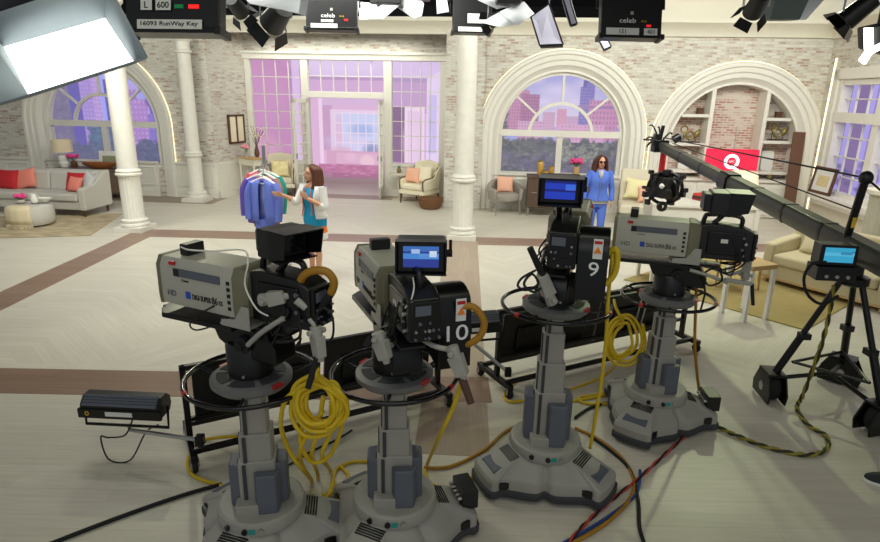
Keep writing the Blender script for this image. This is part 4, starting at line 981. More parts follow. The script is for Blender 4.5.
ob('body',remesh(B,.0075),SKIN,w1,ang=180);face(w1,f,RH)
for nm_,an,d in (('right',AR,(-.2,-1,0)),('left',AL,(.25,-1,0))):
    an=Vector(an);d=Vector(d).normalized();m=M()
    m.tube([an-d*.04+Vector((0,0,-an.z+.075)),an+d*.05+Vector((0,0,-an.z+.05)),an+d*.12+Vector((0,0,-an.z+.02)),an+d*.185+Vector((0,0,-an.z+.014))],[.03,.034,.041,.02],10,flat=.45)
    m.cyl(an-d*.045+Vector((0,0,-an.z)),an-d*.045+Vector((0,0,-an.z+.08)),.008,.022,8);m.tube([an+Vector((.036*math.cos(2*PI*j/12),.036*math.sin(2*PI*j/12),.0)) for j in range(12)],.006,5,True)
    ob('sandal',m,mat('tan_leather',(186,110,60),.5),w1)
def drs(z0,z1,g=.014):
    pts=[(.60,.0,.185,.125),(.70,.01,.19,.13)]+TORSO
    def at(z):
        for a,b in zip(pts,pts[1:]):
            if a[0]<=z<=b[0]:
                t=(z-a[0])/(b[0]-a[0]);return tuple(a[i]*(1-t)+b[i]*t for i in range(4))
    zs=[z0+(z1-z0)*i/max(2,int((z1-z0)/.04)) for i in range(max(2,int((z1-z0)/.04))+1)]
    return M().rings([ering((0,at(z)[1],z),at(z)[2]+g,at(z)[3]+g,28) for z in zs],True,False)
dr=ob('dress',drs(.83,1.385),mat('turquoise_jersey',(0,150,196),.7,var=.06),w1);ob('hem_band',drs(.735,.83),mat('orange_jersey',(240,130,30),.7,var=.06),dr);ob('hem_band',drs(.64,.735),mat('white_jersey',(238,236,230),.7,var=.04),dr)
WJ=mat('white_jacket',(240,238,232),.7,var=.03)
m=M();gap=math.radians(34);rs=[]
for z,y,rx,ry in [(.955,.01,.185,.13)]+[q for q in TORSO if .97<q[0]<1.43]:
    k=gap*(1.15-.2*(z-.95));rs.append(ering((0,y,z),rx+.03,ry+.03,30,-PI/2+k,3*PI/2-k,True))
m.rings(rs,False,False)
jk=ob('jacket',m,WJ,w1,ang=80);s_=jk.modifiers.new('s','SOLIDIFY');s_.thickness=.012
for sh,el,wr,fr_ in ((SR,ER,WR,.35),(SL,EL,WL_,.3)):
    m=M();e2=Vector(el).lerp(Vector(wr),fr_);limb(m,[Vector(sh)+Vector((0,0,.01)),Vector(sh).lerp(Vector(el),.5),el,e2],[.068,.06,.054,.052]);ob('jacket_sleeve',m,WJ,jk)
m=M()
for s in (-1,1):
    pts=[Vector((s*.05,-.02,1.43)),Vector((s*.06,-.115,1.34)),Vector((s*.075,-.142,1.22)),Vector((s*.08,-.135,1.1)),Vector((s*.09,-.15,1.0))]
    m.tube(spl(pts,5),.018,8,flat=.5)
ob('lapel',m,mat('coral_trim',(226,110,96),.7),jk)
HB=mat('brown_hair',(92,52,32),.45,var=.35,scale=60,stretch=(12,12,1))
def hair(f,R,length,mt,par,wide=1.,name='hair',hfront=True):
    m=M();m.ell(f((0,.028,.034)),(.088,.092,.098),R,20,14);m.ell(f((0,.06,-.03)),(.08,.055,.085),R,16,10)
    rg=random.Random(3)
    for s in (-1,1):
        for i in range(6):
            y0=(-.035+.028*i if hfront else -.004+.024*i);o=wide*(.082+.012*(i%2))
            pts=[f((s*.03,y0*.7-.01,.105)),f((s*.078,y0,.055)),f((s*o,y0+.008,-.03)),f((s*(o+.012),y0+.012,-.09-length*.25)),f((s*(o+.004+.01*math.sin(i*2.1)),y0-.006,-.1-length*.65)),f((s*(o-.014),y0-.016,-.11-length*(.9+.1*math.sin(i*1.7))))]
            m.tube(spl(pts,4),[.022]*8+[.026]*6+[.024]*4+[.02,.014,.008],8) if False else limb(m,pts,[.018,.024,.026,.028,.026,.008],8,4)
    for i in range(7):
        x=-.066+.022*i;pts=[f((x*.6,.05,.1)),f((x,.105,.03)),f((x*1.1,.112,-.07)),f((x*1.2,.105,-.1-length*.5)),f((x*1.1,.085,-.11-length))];limb(m,pts,[.02,.03,.03,.028,.01],8,4)
    return ob(name,remesh(m,.008,1),mt,par,ang=180)
hair(f,RH,.17,HB,w1,hfront=False)
# ---- model in blue with sunglasses
p2=fl(593,246)
w2=thing('person','woman in sunglasses wearing a blue zip hoodie and cropped blue trousers','person',(p2.x,p2.y,0),math.radians(-4))
B=M();torso(B,TORSO);RH=rotz(math.radians(6));hc=Vector((.005,-.02,1.575))
limb(B,[(0,.015,1.40),(0,.012,1.46),(.003,-.0,1.53)],[.06,.05,.048]);f=head(B,hc,RH)
SR=(-.165,.005,1.385);SL=(.165,.005,1.385);ER=(-.235,.0,1.11);WR=(-.255,-.055,.875);EL=(.235,.01,1.11);WL_=(.245,-.05,.875)
arm(B,SR,ER,WR);arm(B,SL,EL,WL_);hand(B,WR,(.06,-.08,-1),(.3,-1,0),.6);hand(B,WL_,(-.06,-.08,-1),(-.3,-1,0),.6)
AR=(-.10,.02,.09);AL=(.085,-.04,.09);KR=(-.095,-.0,.47);KL=(.09,-.04,.47)
leg(B,(-.085,.01,.84),KR,AR);leg(B,(.085,.01,.84),KL,AL);foot(B,AR,(-.3,-1,0),.03);foot(B,AL,(.25,-1,0),.03)
ob('body',remesh(B,.0075),SKIN2,w2,ang=180);face(w2,f,RH,False)
BLU=mat('periwinkle_knit',(84,116,206),.8,var=.06,scale=50);GRYT=mat('heather_grey_jersey',(168,166,164),.8,var=.1,scale=60)
m=M();rs=[]
for z,y,rx,ry in [(.885,.012,.186,.132)]+[q for q in TORSO if .9<q[0]<1.43]: rs.append(ering((0,y,z),rx+.026,ry+.026,30))
rs.append(ering((0,.012,1.44),.085,.075,30))
m.rings(rs,True,False);hd=ob('hoodie',m,BLU,w2,ang=80)
for sh,el,wr in ((SR,ER,WR),(SL,EL,WL_)):
    m=M();limb(m,[Vector((sh[0]*.94,sh[1],sh[2]+.012)),Vector(sh).lerp(Vector(el),.5),el,Vector(el).lerp(Vector(wr),.5),Vector(el).lerp(Vector(wr),.96)],[.074,.064,.055,.048,.04]);ob('sleeve',m,BLU,hd)
ob('hood',M().torus((0,.03,1.42),.085,.032,(0,-.35,1)),BLU,hd)
ob('zip',M().tube([(0,-.165,.9),(0,-.155,1.0),(0,-.15,1.1),(0,-.166,1.2),(0,-.158,1.28)],.006,6),STEEL,hd)
m=M();m.add([(-.055,-.098,1.43),(.055,-.098,1.43),(.03,-.148,1.34),(0,-.165,1.27),(-.03,-.148,1.34)],[(0,1,2,3,4)]);o_=ob('tee_neckline',m,GRYT,hd);o_.modifiers.new('s','SOLIDIFY').thickness=.008
m=M();m.rings([ering((0,.012,z),r,r*.72,30) for z,r in ((.825,.194),(.86,.198),(.9,.2))],True,False);ob('tee_hem',m,GRYT,w2)
m=M();m.rings([ering((0,y,z),rx,ry,28) for z,y,rx,ry in ((.76,.012,.178,.118),(.84,.014,.188,.132),(.93,.012,.186,.13))])
for hp,kn,an in (((-.088,.01,.84),KR,AR),((.088,.01,.84),KL,AL)): limb(m,[hp,Vector(hp).lerp(Vector(kn),.5),kn,Vector(kn).lerp(Vector(an),.38),Vector(kn).lerp(Vector(an),.62)],[.098,.085,.07,.066,.064])
ob('trousers',remesh(m,.009),BLU,w2,ang=180)
for an,d in ((AR,(-.3,-1,0)),(AL,(.25,-1,0))):
    an=Vector(an);d=Vector(d).normalized();m=M();m.tube([an-d*.05+Vector((0,0,-an.z+.035)),an+d*.06+Vector((0,0,-an.z+.03)),an+d*.14+Vector((0,0,-an.z+.022)),an+d*.19+Vector((0,0,-an.z+.018))],[.036,.042,.042,.02],10,flat=.55);ob('shoe',m,mat('nude_leather',(206,160,130),.5),w2)
sg_=M()
for s in (-1,1): sg_.ell(f((s*.034,-.094,.008)),(.029,.01,.024),RH,14,8);sg_.tube([f((s*.06,-.085,.012)),f((s*.078,-.03,.014)),f((s*.078,.02,.006))],.004,6)
sg_.tube([f((-.01,-.1,.012)),f((.01,-.1,.012))],.005,6);ob('sunglasses',sg_,BLACKG,w2)
hair(f,RH,.16,mat('dark_auburn_hair',(70,30,22),.45,var=.35,scale=60,stretch=(12,12,1)),w2,1.12)
# ---- clothes stand with hanging garments
g0=aty(267,240,8.75);gx=g0.x;gy=8.75
ztop=aty(264,178,gy)[2]
cs_=thing('clothes_stand','slim silver clothes stand holding the hanging garments','stand',(gx+.0,gy+.42,0))
bar_z=ztop+.17
m=M();m.cyl((0,0,.03),(0,0,bar_z),.018);ob('post',m,STEEL,cs_);ob('foot',M().lathe([(.24,0),(.24,.02),(.04,.045)],n=32),STEEL,cs_)
ob('arm',M().box((0,-.3,bar_z+.0),(.02,.6,.03)).box((0,-.30,bar_z+.14),(.05,.012,.3)),STEEL,cs_)
def garment(label,col,lin,dy,dx,pants=False,tone=1.,rz=0.,L=.62):
    z=ztop+.12*(dy+.14);y=gy+dy;yaw=math.radians(-18)+rz
    h=thing('clothes_hanger','white hanger carrying the %s'%label.split(' ',1)[1] if 0 else 'white hanger inside the '+label.split(' hanging')[0],'hanger',(gx+dx,y,z),yaw,'white hangers on the clothes stand')
    ob('shoulder_bar',M().tube(spl([(-.22,0,-.06),(-.11,0,-.01),(0,0,.025),(.11,0,-.01),(.22,0,-.06)],4),.016,8,flat=.6).tube([(-.22,0,-.06),(.22,0,-.07)],.009,6),CERAM,h)
    ob('hook',M().tube([(0,0,.02),(0,0,.09)]+[(.03*math.cos(a)-.0,0,.125+.03*math.sin(a)) for a in [-1.4+.35*i for i in range(11)]],.006,6),STEEL,h)
    t=thing('hanging_garment',label,'garment',(gx+dx,y,z),yaw,'garments on the clothes stand')
    mt=mat('garment_%d_%d_%d'%col,col,.8,var=.08,scale=20)
    # body: back panel + two front panels slightly parted
    m=M();rs=[]
    for zz,w,d in ((-.015,.10,.03),(-.06,.2,.045),(-.12,.225,.06),(-.3,.215,.075),(-.5,.22,.08),(-L,.225,.085)):
        rs.append(ering((0,0,zz),w,d,30,-PI/2+.25,3*PI/2-.25,True))
    m.rings(rs,False,False);b=ob('body',m,mt,t,ang=80);b.modifiers.new('s','SOLIDIFY').thickness=.008
    if lin: 
        l=ob('lining',M().rings([[Vector((-.06*k,.02,zz)),Vector((.06*k,.02,zz))] for zz,k in ((-.05,1),(-.3,1.6),(-L+.02,1.7))],False,False),mat('lining_%d_%d_%d'%lin,lin,.8),t);l.modifiers.new('s','SOLIDIFY').thickness=.004
    for s in (-1,1): m=M();limb(m,[(s*.19,0,-.055),(s*.25,-.01,-.2),(s*.262,-.02,-.4),(s*.255,-.045,-.6)],[.05,.062,.058,.05],12);ob('sleeve',m,mt,t)
    if pants:
        m=M();m.rings([ering((0,.0,zz),w,d,20) for zz,w,d in ((-L+.02,.17,.05),(-L-.1,.175,.055),(-L-.2,.18,.06))])
        for s in (-1,1): limb(m,[(s*.085,0,-L-.15),(s*.09,0,-L-.35),(s*.085,0,-L-.48)],[.085,.08,.07],12)
        ob('trousers',m,mt,t)
garment('periwinkle blue zip hoodie and trousers hanging at the front of the stand',(108,126,214),(150,164,226),-.14,.04,True)
garment('purple jacket hanging second from the front of the stand',(104,78,178),None,.02,-.07,False,1,.05,.7)
garment('taupe brown jacket hanging in the middle of the stand',(160,120,110),None,.13,-.02,False,1,0,.8)
garment('teal green jacket hanging near the back of the stand',(20,140,124),None,.23,.0,False,1,0.05)
garment('coral red jacket hanging at the back of the stand',(214,84,100),None,.34,-.12,False,1,.05)
# ================================================================== STUDIO CAMERAS ON PEDESTALS
DISH=mat('ring_dish_grey',(112,112,112),.45,var=.06)
SKIRT=mat('base_skirt',(58,60,64),.7)
def lobed(lobes,R=.50,hw=.155,ri=.305):
    # outline of the three armed base: broad blunt feet joined by concave sides
    pts=[]
    for i,L_ in enumerate(lobes):
        N_=lobes[(i+1)%3];N_=N_ if N_>L_ else N_+2*PI
        P2=lambda r,a:Vector((r*math.cos(a),r*math.sin(a),0))
        d=P2(1,L_);s_=Vector((-d.y,d.x,0))
        for q,o in ((-1,-.10),(-1,-.03),(-.86,.0),(-.4,.012),(0,.015),(.4,.012),(.86,0),(1,-.03),(1,-.10)): pts.append(d*(R+o)+s_*hw*q)
        mid=(L_+N_)/2
        for t_ in (-.3,0,.3): pts.append(P2(ri+.05*abs(t_)/.3,mid+t_*(N_-L_)*.32))
    return spl(pts,4,True)
def pedestal(name_label,x,y,ringz,lobes,rz=0.,accbox=None):
    t=thing('camera_pedestal',name_label,'pedestal',(x,y,0),0,None)
    lobes=sorted(math.radians(a) for a in lobes);OUT=lobed(lobes)
    def ring(s,z,mix=0.,rc=.24,grow=0.):
        out=[]
        for p in OUT:
            u=p.normalized();q=(p+u*grow)*s;out.append(q*(1-mix)+u*(rc*mix)+Vector((0,0,z)))
        return out
    ob('base',M().rings([ring(1,.085),ring(1.0,.15),ring(.975,.17),ring(.86,.205,.05),ring(.72,.245,.15),ring(.62,.268,.6),ring(.6,.285,1,.25)]),GREY,t,ang=26)
    ob('skirt',M().rings([ring(1,.03,grow=.004),ring(1,.045,grow=.016),ring(1,.08,grow=.016),ring(1,.09,grow=.0)]),SKIRT,t)
    for L_ in lobes:
        d=Vector((math.cos(L_),math.sin(L_),0));s=Vector((-d.y,d.x,0))
        # sloped dark window on the arm, vent slots, foot window
        Rz=rotz(L_)
        ob('arm_panel',M().box(d*.405+Vector((0,0,.207)),(.12,.2,.02),Rz@roty(.30),.9),GREYD,t,bevel=.004)
        m=M()
        for i in range(5): m.box(d*(.262+.015*i)+Vector((0,0,.268-.0048*i)),(.009,.17,.014),Rz@roty(.3))
        v=ob('vent_slots',m,RUBBER,t)
        for q in (-1,1):
            ob('foot_window',M().box(d*.40+s*(q*.152)+Vector((0,0,.122)),(.085,.03,.05),Rz@rotz(-q*.12)),BLACKG,t)
    ob('hub',M().lathe([(.255,.27),(.26,.3),(.25,.335),(.235,.345)],n=40),GREY,t,ang=30)
    for i,(a,mt_) in enumerate(((-120,BLACK),(-95,BLACK),(-75,STEEL))):
        a=math.radians(a);d=Vector((math.cos(a),math.sin(a),0));ob('hub_knob',M().cyl(d*.245+Vector((0,0,.305)),d*.268+Vector((0,0,.305)),.017),mt_,t)
    a=math.radians(-86);d=Vector((math.cos(a),math.sin(a),0));ob('hub_sticker',M().box(d*.259+Vector((0,0,.305)),(.004,.04,.03),rotz(a)),mat('teal_sticker',(40,150,140),.5),t)
    # telescopic column
    zt=ringz-.03;st=[(.21,.19,.34,.34+(zt-.34)*.40),(.18,.165,.36,.34+(zt-.34)*.62),(.145,.135,.38,.34+(zt-.34)*.84),(.11,.10,.4,zt)]
    Rc=rotz(math.radians(rz))
    for i,(a,b,z0,z1) in enumerate(st):
        m=M();m.box((0,0,(z0+z1)/2),(a,b,z1-z0),Rc)
        c=ob('column_stage',m,GREY,t,bevel=.012,seg=2)
        g=M();g.box(Rc@Vector((-a*.33,-b/2-.004,0))+Vector((0,0,(z0+z1)/2+.0)),(.02,.012,z1-z0-.03),Rc);g.box(Rc@Vector((-a*.5,-b*.2,0))+Vector((0,0,(z0+z1)/2)),(.014,.03,z1-z0-.03),Rc);ob('slide_rail',g,SKIRT,c)
    for s in (-1,1):
        h1=.34+(zt-.34)*.36;m=M();pr=[(-.05,.34),(.05,.34),(.05,h1-.05),(.02,h1),(-.05,h1)]
        m=M(Matrix.Rotation(math.radians(rz),4,'Z'));m.prism([(s*.09,-.085),(s*.165,-.055),(s*.165,.07),(s*.09,.09)] if s>0 else [(s*.165,-.055),(s*.09,-.085),(s*.09,.09),(s*.165,.07)],.34,h1)
        ob('counterweight_cover',m,GREYD,t,bevel=.012,seg=2)
    m=M(Matrix.Rotation(math.radians(rz),4,'Z'));m.prism([(-.02,-.1),(.13,-.1),(.11,-.165),(.0,-.165)],.34,.34+(zt-.34)*.33);ob('counterweight_cover',m,GREYD,t,bevel=.012)
    ob('column_foot',M(Matrix.Rotation(math.radians(rz),4,'Z')).box((-.06,-.12,.375),(.13,.09,.07)),GREY,t,bevel=.006)
    # dish, steering ring with spokes
    z=ringz
    ob('dish',M().lathe([(.08,z-.05),(.2,z-.04),(.225,z-.015),(.225,z+.012),(.2,z+.025),(.05,z+.028)],n=48),DISH,t)
    for k in range(6):
        m=M();a0=k*PI/3+.08;a1=a0+.85;pts=[Vector((math.cos(a0+(a1-a0)*i/8),math.sin(a0+(a1-a0)*i/8),0)) for i in range(9)]
        m.rings([[p*.13+Vector((0,0,z+.0315)),p*.19+Vector((0,0,z+.0275)),p*.19+Vector((0,0,z+.02)),p*.13+Vector((0,0,z+.02))] for p in pts])
        ob('dish_pad',m,SKIRT,t)
    rg_=ob('steering_ring',M().torus((0,0,z),.362,.0135,n=72,k=10),BLACKG,t)
    for k in range(3): a=lobes[k]+.4;d=Vector((math.cos(a),math.sin(a),0));ob('ring_spoke',M().tube([d*.2+Vector((0,0,z-.03)),d*.27+Vector((0,0,z-.03)),d*.362+Vector((0,0,z))],.009,8),BLACKM,rg_)
    for a in (-75,170): a=math.radians(a);ob('ring_marker',M().torus((0,0,z),.362,.0155,n=5,k=10,a0=a,a1=a+.10),RED,rg_)
    for a in (-35,150): a=math.radians(a);d=Vector((math.cos(a),math.sin(a),0));ob('brake_tab',M().box(d*.215+Vector((0,0,z+.01)),(.03,.07,.02),rotz(a)),RED,t)
    if accbox is not None:
        a=math.radians(accbox);d=Vector((math.cos(a),math.sin(a),0));X=Matrix.Translation(d*.47+Vector((0,0,.21)))@Matrix.Rotation(a+PI/2,4,'Z')
        k=ob('connector_box',M(X).bx(-.1,.1,-.05,.06,-.03,.1),BLACK,t,bevel=.008);mm=M(X)
        for i in range(5): ob('connector',M(X).cyl((-.08+.04*i,.06,.05),(-.08+.04*i,.085,.05),.012,n=10),STEEL,k)
    return t
def head_unit(t,z,phi,lift=0.):
    z0=z;z=z+lift
    # pan and tilt head (child parts of the pedestal); phi = heading in degrees
    X=Matrix.Rotation(math.radians(phi-90),4,'Z')
    ob('head_base',M().lathe([(.10,z0+.025),(.125,z0+.035),(.128,z+.13),(.115,z+.15),(.05,z+.152)],n=40),BLACK,t)
    m=M(X);m.prism([(-.26,z+.07),(.0,z+.08),(.14,z+.15),(.19,z+.25),(-.2,z+.25),(-.26,z+.16)],-.085,.085,'x');ob('tilt_body',m,BLACKM,t,bevel=.012)
    for s in (-1,1): ob('tilt_drag_knob',M(X).lathe([(.05,s*.085),(.05,s*.112),(.025,s*.116),(.025,s*.135)],(0,-.05,z+.16),20,'x'),RUBBER,t)
    m=M(X).bx(-.07,.07,-.34,.58,z+.25,z+.268);ob('mount_plate',m,BLACK,t,bevel=.004)
    ob('head_screw',M().cyl((0,-.124,z0+.06),(0,-.136,z0+.06),.009,n=10),STEEL,t)
def studio_camera(label,x,y,z,phi,vf_yaw=0.,vf_off=(0,-.28,.0),screen=False,number=None,tray=True,lens_y=(-.06,.56),num_side=1,hood=True,logo=True,vf_scale=1.,front_lift=0.):
    # local frame: +Y points where the lens looks, +X to the right of the camera
    t=thing('studio_camera',label,'camera',(x,y,z),math.radians(phi-90))
    y0,y1=lens_y;ym=y0+.07
    # box lens housing with chamfered roof
    prof=[(-.125,.05),(.125,.05),(.13,.1),(.128,.27),(.105,.318),(-.105,.318),(-.128,.27),(-.13,.1)]
    rs=[];
    for yy,k in ((ym,.97),(ym+.02,1.),(y1-.04,1.0),(y1,1.0)): rs.append([Vector((px*k,yy,.18+(pz-.18)*k)) for px,pz in prof])
    lens=ob('lens_housing',M().rings(rs),LENSG,t,bevel=.006)
    rs=[[Vector((px*k,yy,.18+(pz-.18)*k)) for px,pz in prof] for yy,k in ((y1-.012,1.02),(y1+.012,1.03),(y1+.014,.93),(y1-.0,.9))]
    ob('lens_bezel',M().rings(rs),LENSO,lens);ob('front_glass',M().lathe([(.1,y1+.002),(.09,y1+.008),(.02,y1+.012)],n=32,ax='y',c=(0,0,.18)),GLASSY,lens)
    for s in (-1,1):
        ob('side_slot',M().box((s*.129,y1-.29,.245),(.008,.34,.045)),GREYD,lens);ob('slot_recess',M().box((s*.131,y1-.14,.243),(.008,.04,.04)),BLACK,lens)
        ob('tally_chip',M().box((s*.128,y1-.11,.293),(.012,.04,.02)),RED,lens)
        ob('badge',M().box((s*.130,y1-.215,.125),(.006,.035,.04)),mat('blue_badge',(30,80,190),.4),lens)
        up=(0,0,1);rt=(0,-1,0) if s<0 else (0,1,0)
        text('lettering','DIGI SUPER',.03,(s*.131,y1-.315,.122),rt,up,INK,lens,w=.135) if logo else None
        if logo: text('lettering','86',.04,(s*.131,y1-.41,.124),rt,up,INK,lens,w=.042);text('lettering','XS',.026,(s*.131,y1-.452,.118),rt,up,INK,lens,w=.028)
        if logo: text('lettering','HD',.032,(s*.131,y1-.09,.12),rt,up,GREYD,lens)
        if logo: text('lettering','Canon',.014,(s*.130,y1-.20,.205),rt,up,INK,lens)
        for i in range(5): ob('lens_button',M().box((s*.13,ym+.035,.1+.035*i),(.01,.018,.018)),RUBBER,lens)
    # olive rear cover + grey mounting bracket
    rs=[[Vector((px*k,yy,.18+(pz-.18)*k)) for px,pz in prof] for yy,k in ((y0-.01,.86),(y0+.03,1.03),(ym+.005,1.05),(ym+.01,.97))]
    ob('rear_lens_cover',M().rings(rs),LENSO,lens,bevel=.004)
    m=M();[m.prism([(y0-.03,.0),(ym+.10,.0),(ym+.1,.035),(ym+.0,.05),(ym-.05,.13),(y0-.03,.13)],q,q+.008,'x') for q in (-.138,.13)];m.bx(-.13,.13,y0-.02,ym+.12,-.0,.012)
    ob('lens_support',m,GREYL,t,bevel=.003)
    # camera body
    b0,b1=y0-.38,y0
    body=ob('body',M().prism([(b0,.05),(b1,.045),(b1,.31),(b1-.08,.325),(b0+.08,.31),(b0,.27)],-.085,.085,'x'),BLACK,t,bevel=.014,seg=3)
    m=M()
    for s in (-1,1): m.bx(s*.085-.012,s*.085+.012,b0+.06,b1-.06,.09,.27)
    ob('side_cover',m,BLACKM,body,bevel=.01)
    rp=ob('rear_panel',M().bx(-.075,.075,b0-.025,b0,.06,.27),BLACKM,body,bevel=.006)
    rr=random.Random(int(x*100)+5)
    ob('rear_display',M().bx(-.06,.02,b0-.029,b0-.024,.20,.25),GREYD,rp)
    for i in range(6):
        for j in range(4):
            if rr.random()<.35 or (j==3 and i<5): continue
            q=Vector((-.06+.024*i+rr.uniform(-.004,.004),b0-.025,.08+.04*j));w=rr.random()
            ob('connector' if w<.3 else 'control_knob',M().cyl(q,q+Vector((0,-.012,0)),.005+.004*rr.random(),n=8),STEEL if w<.3 else (GREYD if w<.8 else RUBBER),rp)
    ob('carry_handle',M().tube(spl([(0,b1-.02,.31),(0,b1-.03,.36),(0,b1-.06,.38),(0,b0+.14,.385),(0,b0+.09,.36),(0,b0+.09,.31)],5),.017,10),BLACK,body)
    ob('tally_box',M().bx(-.06,.06,y1-.16,y1-.1,.32,.385),BLACK,t,bevel=.006)
    if tray:
        ob('prompter_tray',M().prism([(-.14,y0+.1),(.14,y0+.1),(.16,y1-.02),(.1,y1+.05),(-.1,y1+.05),(-.16,y1-.02)],-.03,.0),BLACKM,t,bevel=.006)
    rw=random.Random(int(abs(x)*77)+3)
    for i in range(7):
        sx=-num_side if number else rw.choice((-1,1));y_=b0+rw.uniform(.02,.3);q=[(sx*.09,y_,rw.uniform(.1,.24)),(sx*rw.uniform(.11,.15),y_-rw.uniform(.0,.08),rw.uniform(.02,.14)),(sx*rw.uniform(.09,.14),y_+rw.uniform(-.05,.12),rw.uniform(-.07,.04)),(sx*.06,y_+rw.uniform(.0,.15),-.01)]
        ob('wire',M().tube(spl(q,5),rw.choice((.005,.006,.008)),6),RUBBER if i<6 else GREYL,body,ang=180)
    for i in range(4): z_=.1+.045*i;ob('side_connector',M().cyl((-.085,b0+.05+.02*(i%2),z_),(-.102,b0+.05+.02*(i%2),z_),.011,n=10),GREYD if i%2 else STEEL,body)
    ob('side_label',M().box((-.0975,b0+.2,.2),(.003,.05,.03)),PAPER,body)
    # viewfinder
    X=Matrix.Translation(Vector(vf_off)+Vector((0,0,.335)))@Matrix.Rotation(vf_yaw,4,'Z')@Matrix.Scale(vf_scale,4)
    ob('viewfinder_arm',M().tube([(vf_off[0],vf_off[1]+.1,.28),(vf_off[0],vf_off[1]+.05,.33),Vector(vf_off)+Vector((0,0,.36))],.02,8),BLACK,t)
    m=M(X);m.bx(-.125,.125,-.02,.12,.03,.2);m.bx(-.10,.10,.1,.17,.05,.185);vf=ob('viewfinder',m,BLACK,t,bevel=.012)
    m=M(X)
    for s in (-1,1): m.prism([(-.14 if hood else -.06,.06),(-.0,.03),(.0,.2),(-.17 if hood else -.06,.2)],s*.125-.004,s*.125+.004,'x')
    d_=-.17 if hood else -.06
    m.bx(-.129,.129,d_,.0,.196,.204);m.bx(-.129,.129,-.1 if hood else -.05,.0,.026,.034);ob('viewfinder_hood',m,BLACKM,vf)
    if screen:
        img=canvas(60,100,(40,60,150));rn=np.random.default_rng(int(abs(x)*100))
        if screen==2: img=canvas(60,100,(30,60,190));rect(img,0,0,100,14,(20,30,110));rect(img,0,46,100,60,(20,30,120));rect(img,40,18,60,50,(60,110,230))
        else:
            rect(img,0,0,100,24,(60,110,190));rect(img,0,34,100,60,(70,140,220));rect(img,44,22,56,50,(220,235,250));rect(img,14,14,28,34,(170,200,240));rect(img,66,10,84,30,(30,60,130))
            for i in range(14): rect(img,rn.integers(0,90),rn.integers(0,50),rn.integers(40,100),rn.integers(20,60),(150,190,235),.15)
        p_=painted('screen',img,.18,.11,LITS,vf);p_.data.transform(X@Matrix.Translation((-.09,-.023,.062)))
    else:
        ob('screen',M(X).bx(-.095,.095,-.024,-.018,.055,.18),GLASSY,vf)
    ob('viewfinder_knob',M(X).cyl((.125,.05,.12),(.16,.05,.12),.02,n=14).cyl((.15,.05,.12),(.15,.05,.19),.008,n=8),RUBBER,vf)
    if number:
        # tall black cover with curved top on the right side of the body
        s=num_side;c0=b0+.05
        pr=[(c0-.015,-.14),(c0+.2,-.10),(c0+.26,.1),(c0+.25,.2)]+[(c0+.12+.13*math.cos(a),.19+.10*math.sin(a)) for a in [.2+.3*i for i in range(9)]]+[(c0-.012,.15)]
        xa,xb=s*.088,s*.27
        cv=ob('cable_cover',M().prism(pr,min(xa,xb),max(xa,xb),'x'),BLACKM,t,bevel=.006)
        ob('cover_bracket',M().bx(*sorted((s*.08,s*.11)),c0+.05,c0+.12,.1,.16),BLACKM,t)
        xm=s*.19
        nz=Vector((0,-1,0));upv=Vector((0,.02,1))
        text('number',number,.085,(xm,c0-.012-.003,.06),(1,0,0),(0,.05,1),LETTER,cv,w=.06*len(number))
        ob('warning_label',M().box((xm+.015,c0-.017,.185),(.055,.006,.12)),PAPER,cv);m=M();m.prism([(xm-.008,.16),(xm+.038,.16),(xm+.015,.2)],c0-.023,c0-.018,'y');ob('warning_triangle',m,mat('orange_warning',(236,130,30),.5),cv);ob('warning_stripe',M().box((xm+.015,c0-.02,.225),(.045,.004,.018)),RED,cv)
    return t
LITS=attr_mat('lit_screen',.9,.2)
def pan_bar(t,pts,grip,housing,hr=.03,gr=.02,grip_mt=None):
    # pts/grip/housing are world points; part of the pedestal's pan and tilt head
    X=inv(t)
    b=ob('pan_bar',M(X).tube(spl(pts,6),.014,10),GREYL,t)
    a,c=housing;m=M(X);a=Vector(a);c=Vector(c);d=(c-a);L_=d.length;u=d.normalized()
    R=u.to_track_quat('Z','Y').to_matrix()
    m.box(a.lerp(c,.62),(hr*1.7,hr*2.1,L_*.7),R,.85);m.cyl(a-u*.01,a.lerp(c,.35),hr*.95,hr*.8,18);m.cyl(a.lerp(c,.12)-R@Vector((hr*1.5,0,0)),a.lerp(c,.12)+R@Vector((hr*1.5,0,0)),hr*.42,n=12);m.cyl(c-u*.02,c+u*.02,hr*.6,hr*.5,14)
    ob('control_housing',m,GREYL,b,bevel=.006)
    ob('grip',M(X).cyl(grip[0],grip[1],gr,gr*.9,14),grip_mt or RUBBER,b)
def W_(px,py,Y): return aty(px,py,Y)
# A: left
pA=fl(262,503,.3);aA=154
tA=pedestal('grey camera pedestal at the left cut off by the bottom edge',pA.x,pA.y,1.15,(8,138,-108),10)
head_unit(tA,1.15,aA,.08)
cA_=studio_camera('studio camera at the far left, side-on, with a blank black viewfinder',pA.x,pA.y,1.50,aA,math.radians(-14),(-.02,-.33,.04),False,None,True,(-.12,.50),vf_scale=.88)
pan_bar(tA,[W_(270,322,2.95),W_(290,308,2.85),W_(308,318,2.75),W_(318,330,2.72)],(W_(318,355,2.70),W_(308,388,2.68)),(W_(316,328,2.72),W_(320,358,2.70)),.034,.018)
pan_bar(tA,[W_(248,345,2.85),W_(262,332,2.8),W_(284,318,2.75)],(W_(296,300,2.74),W_(306,308,2.74)),(W_(262,300,2.80),W_(286,296,2.78)),.036,.02,GREYL)
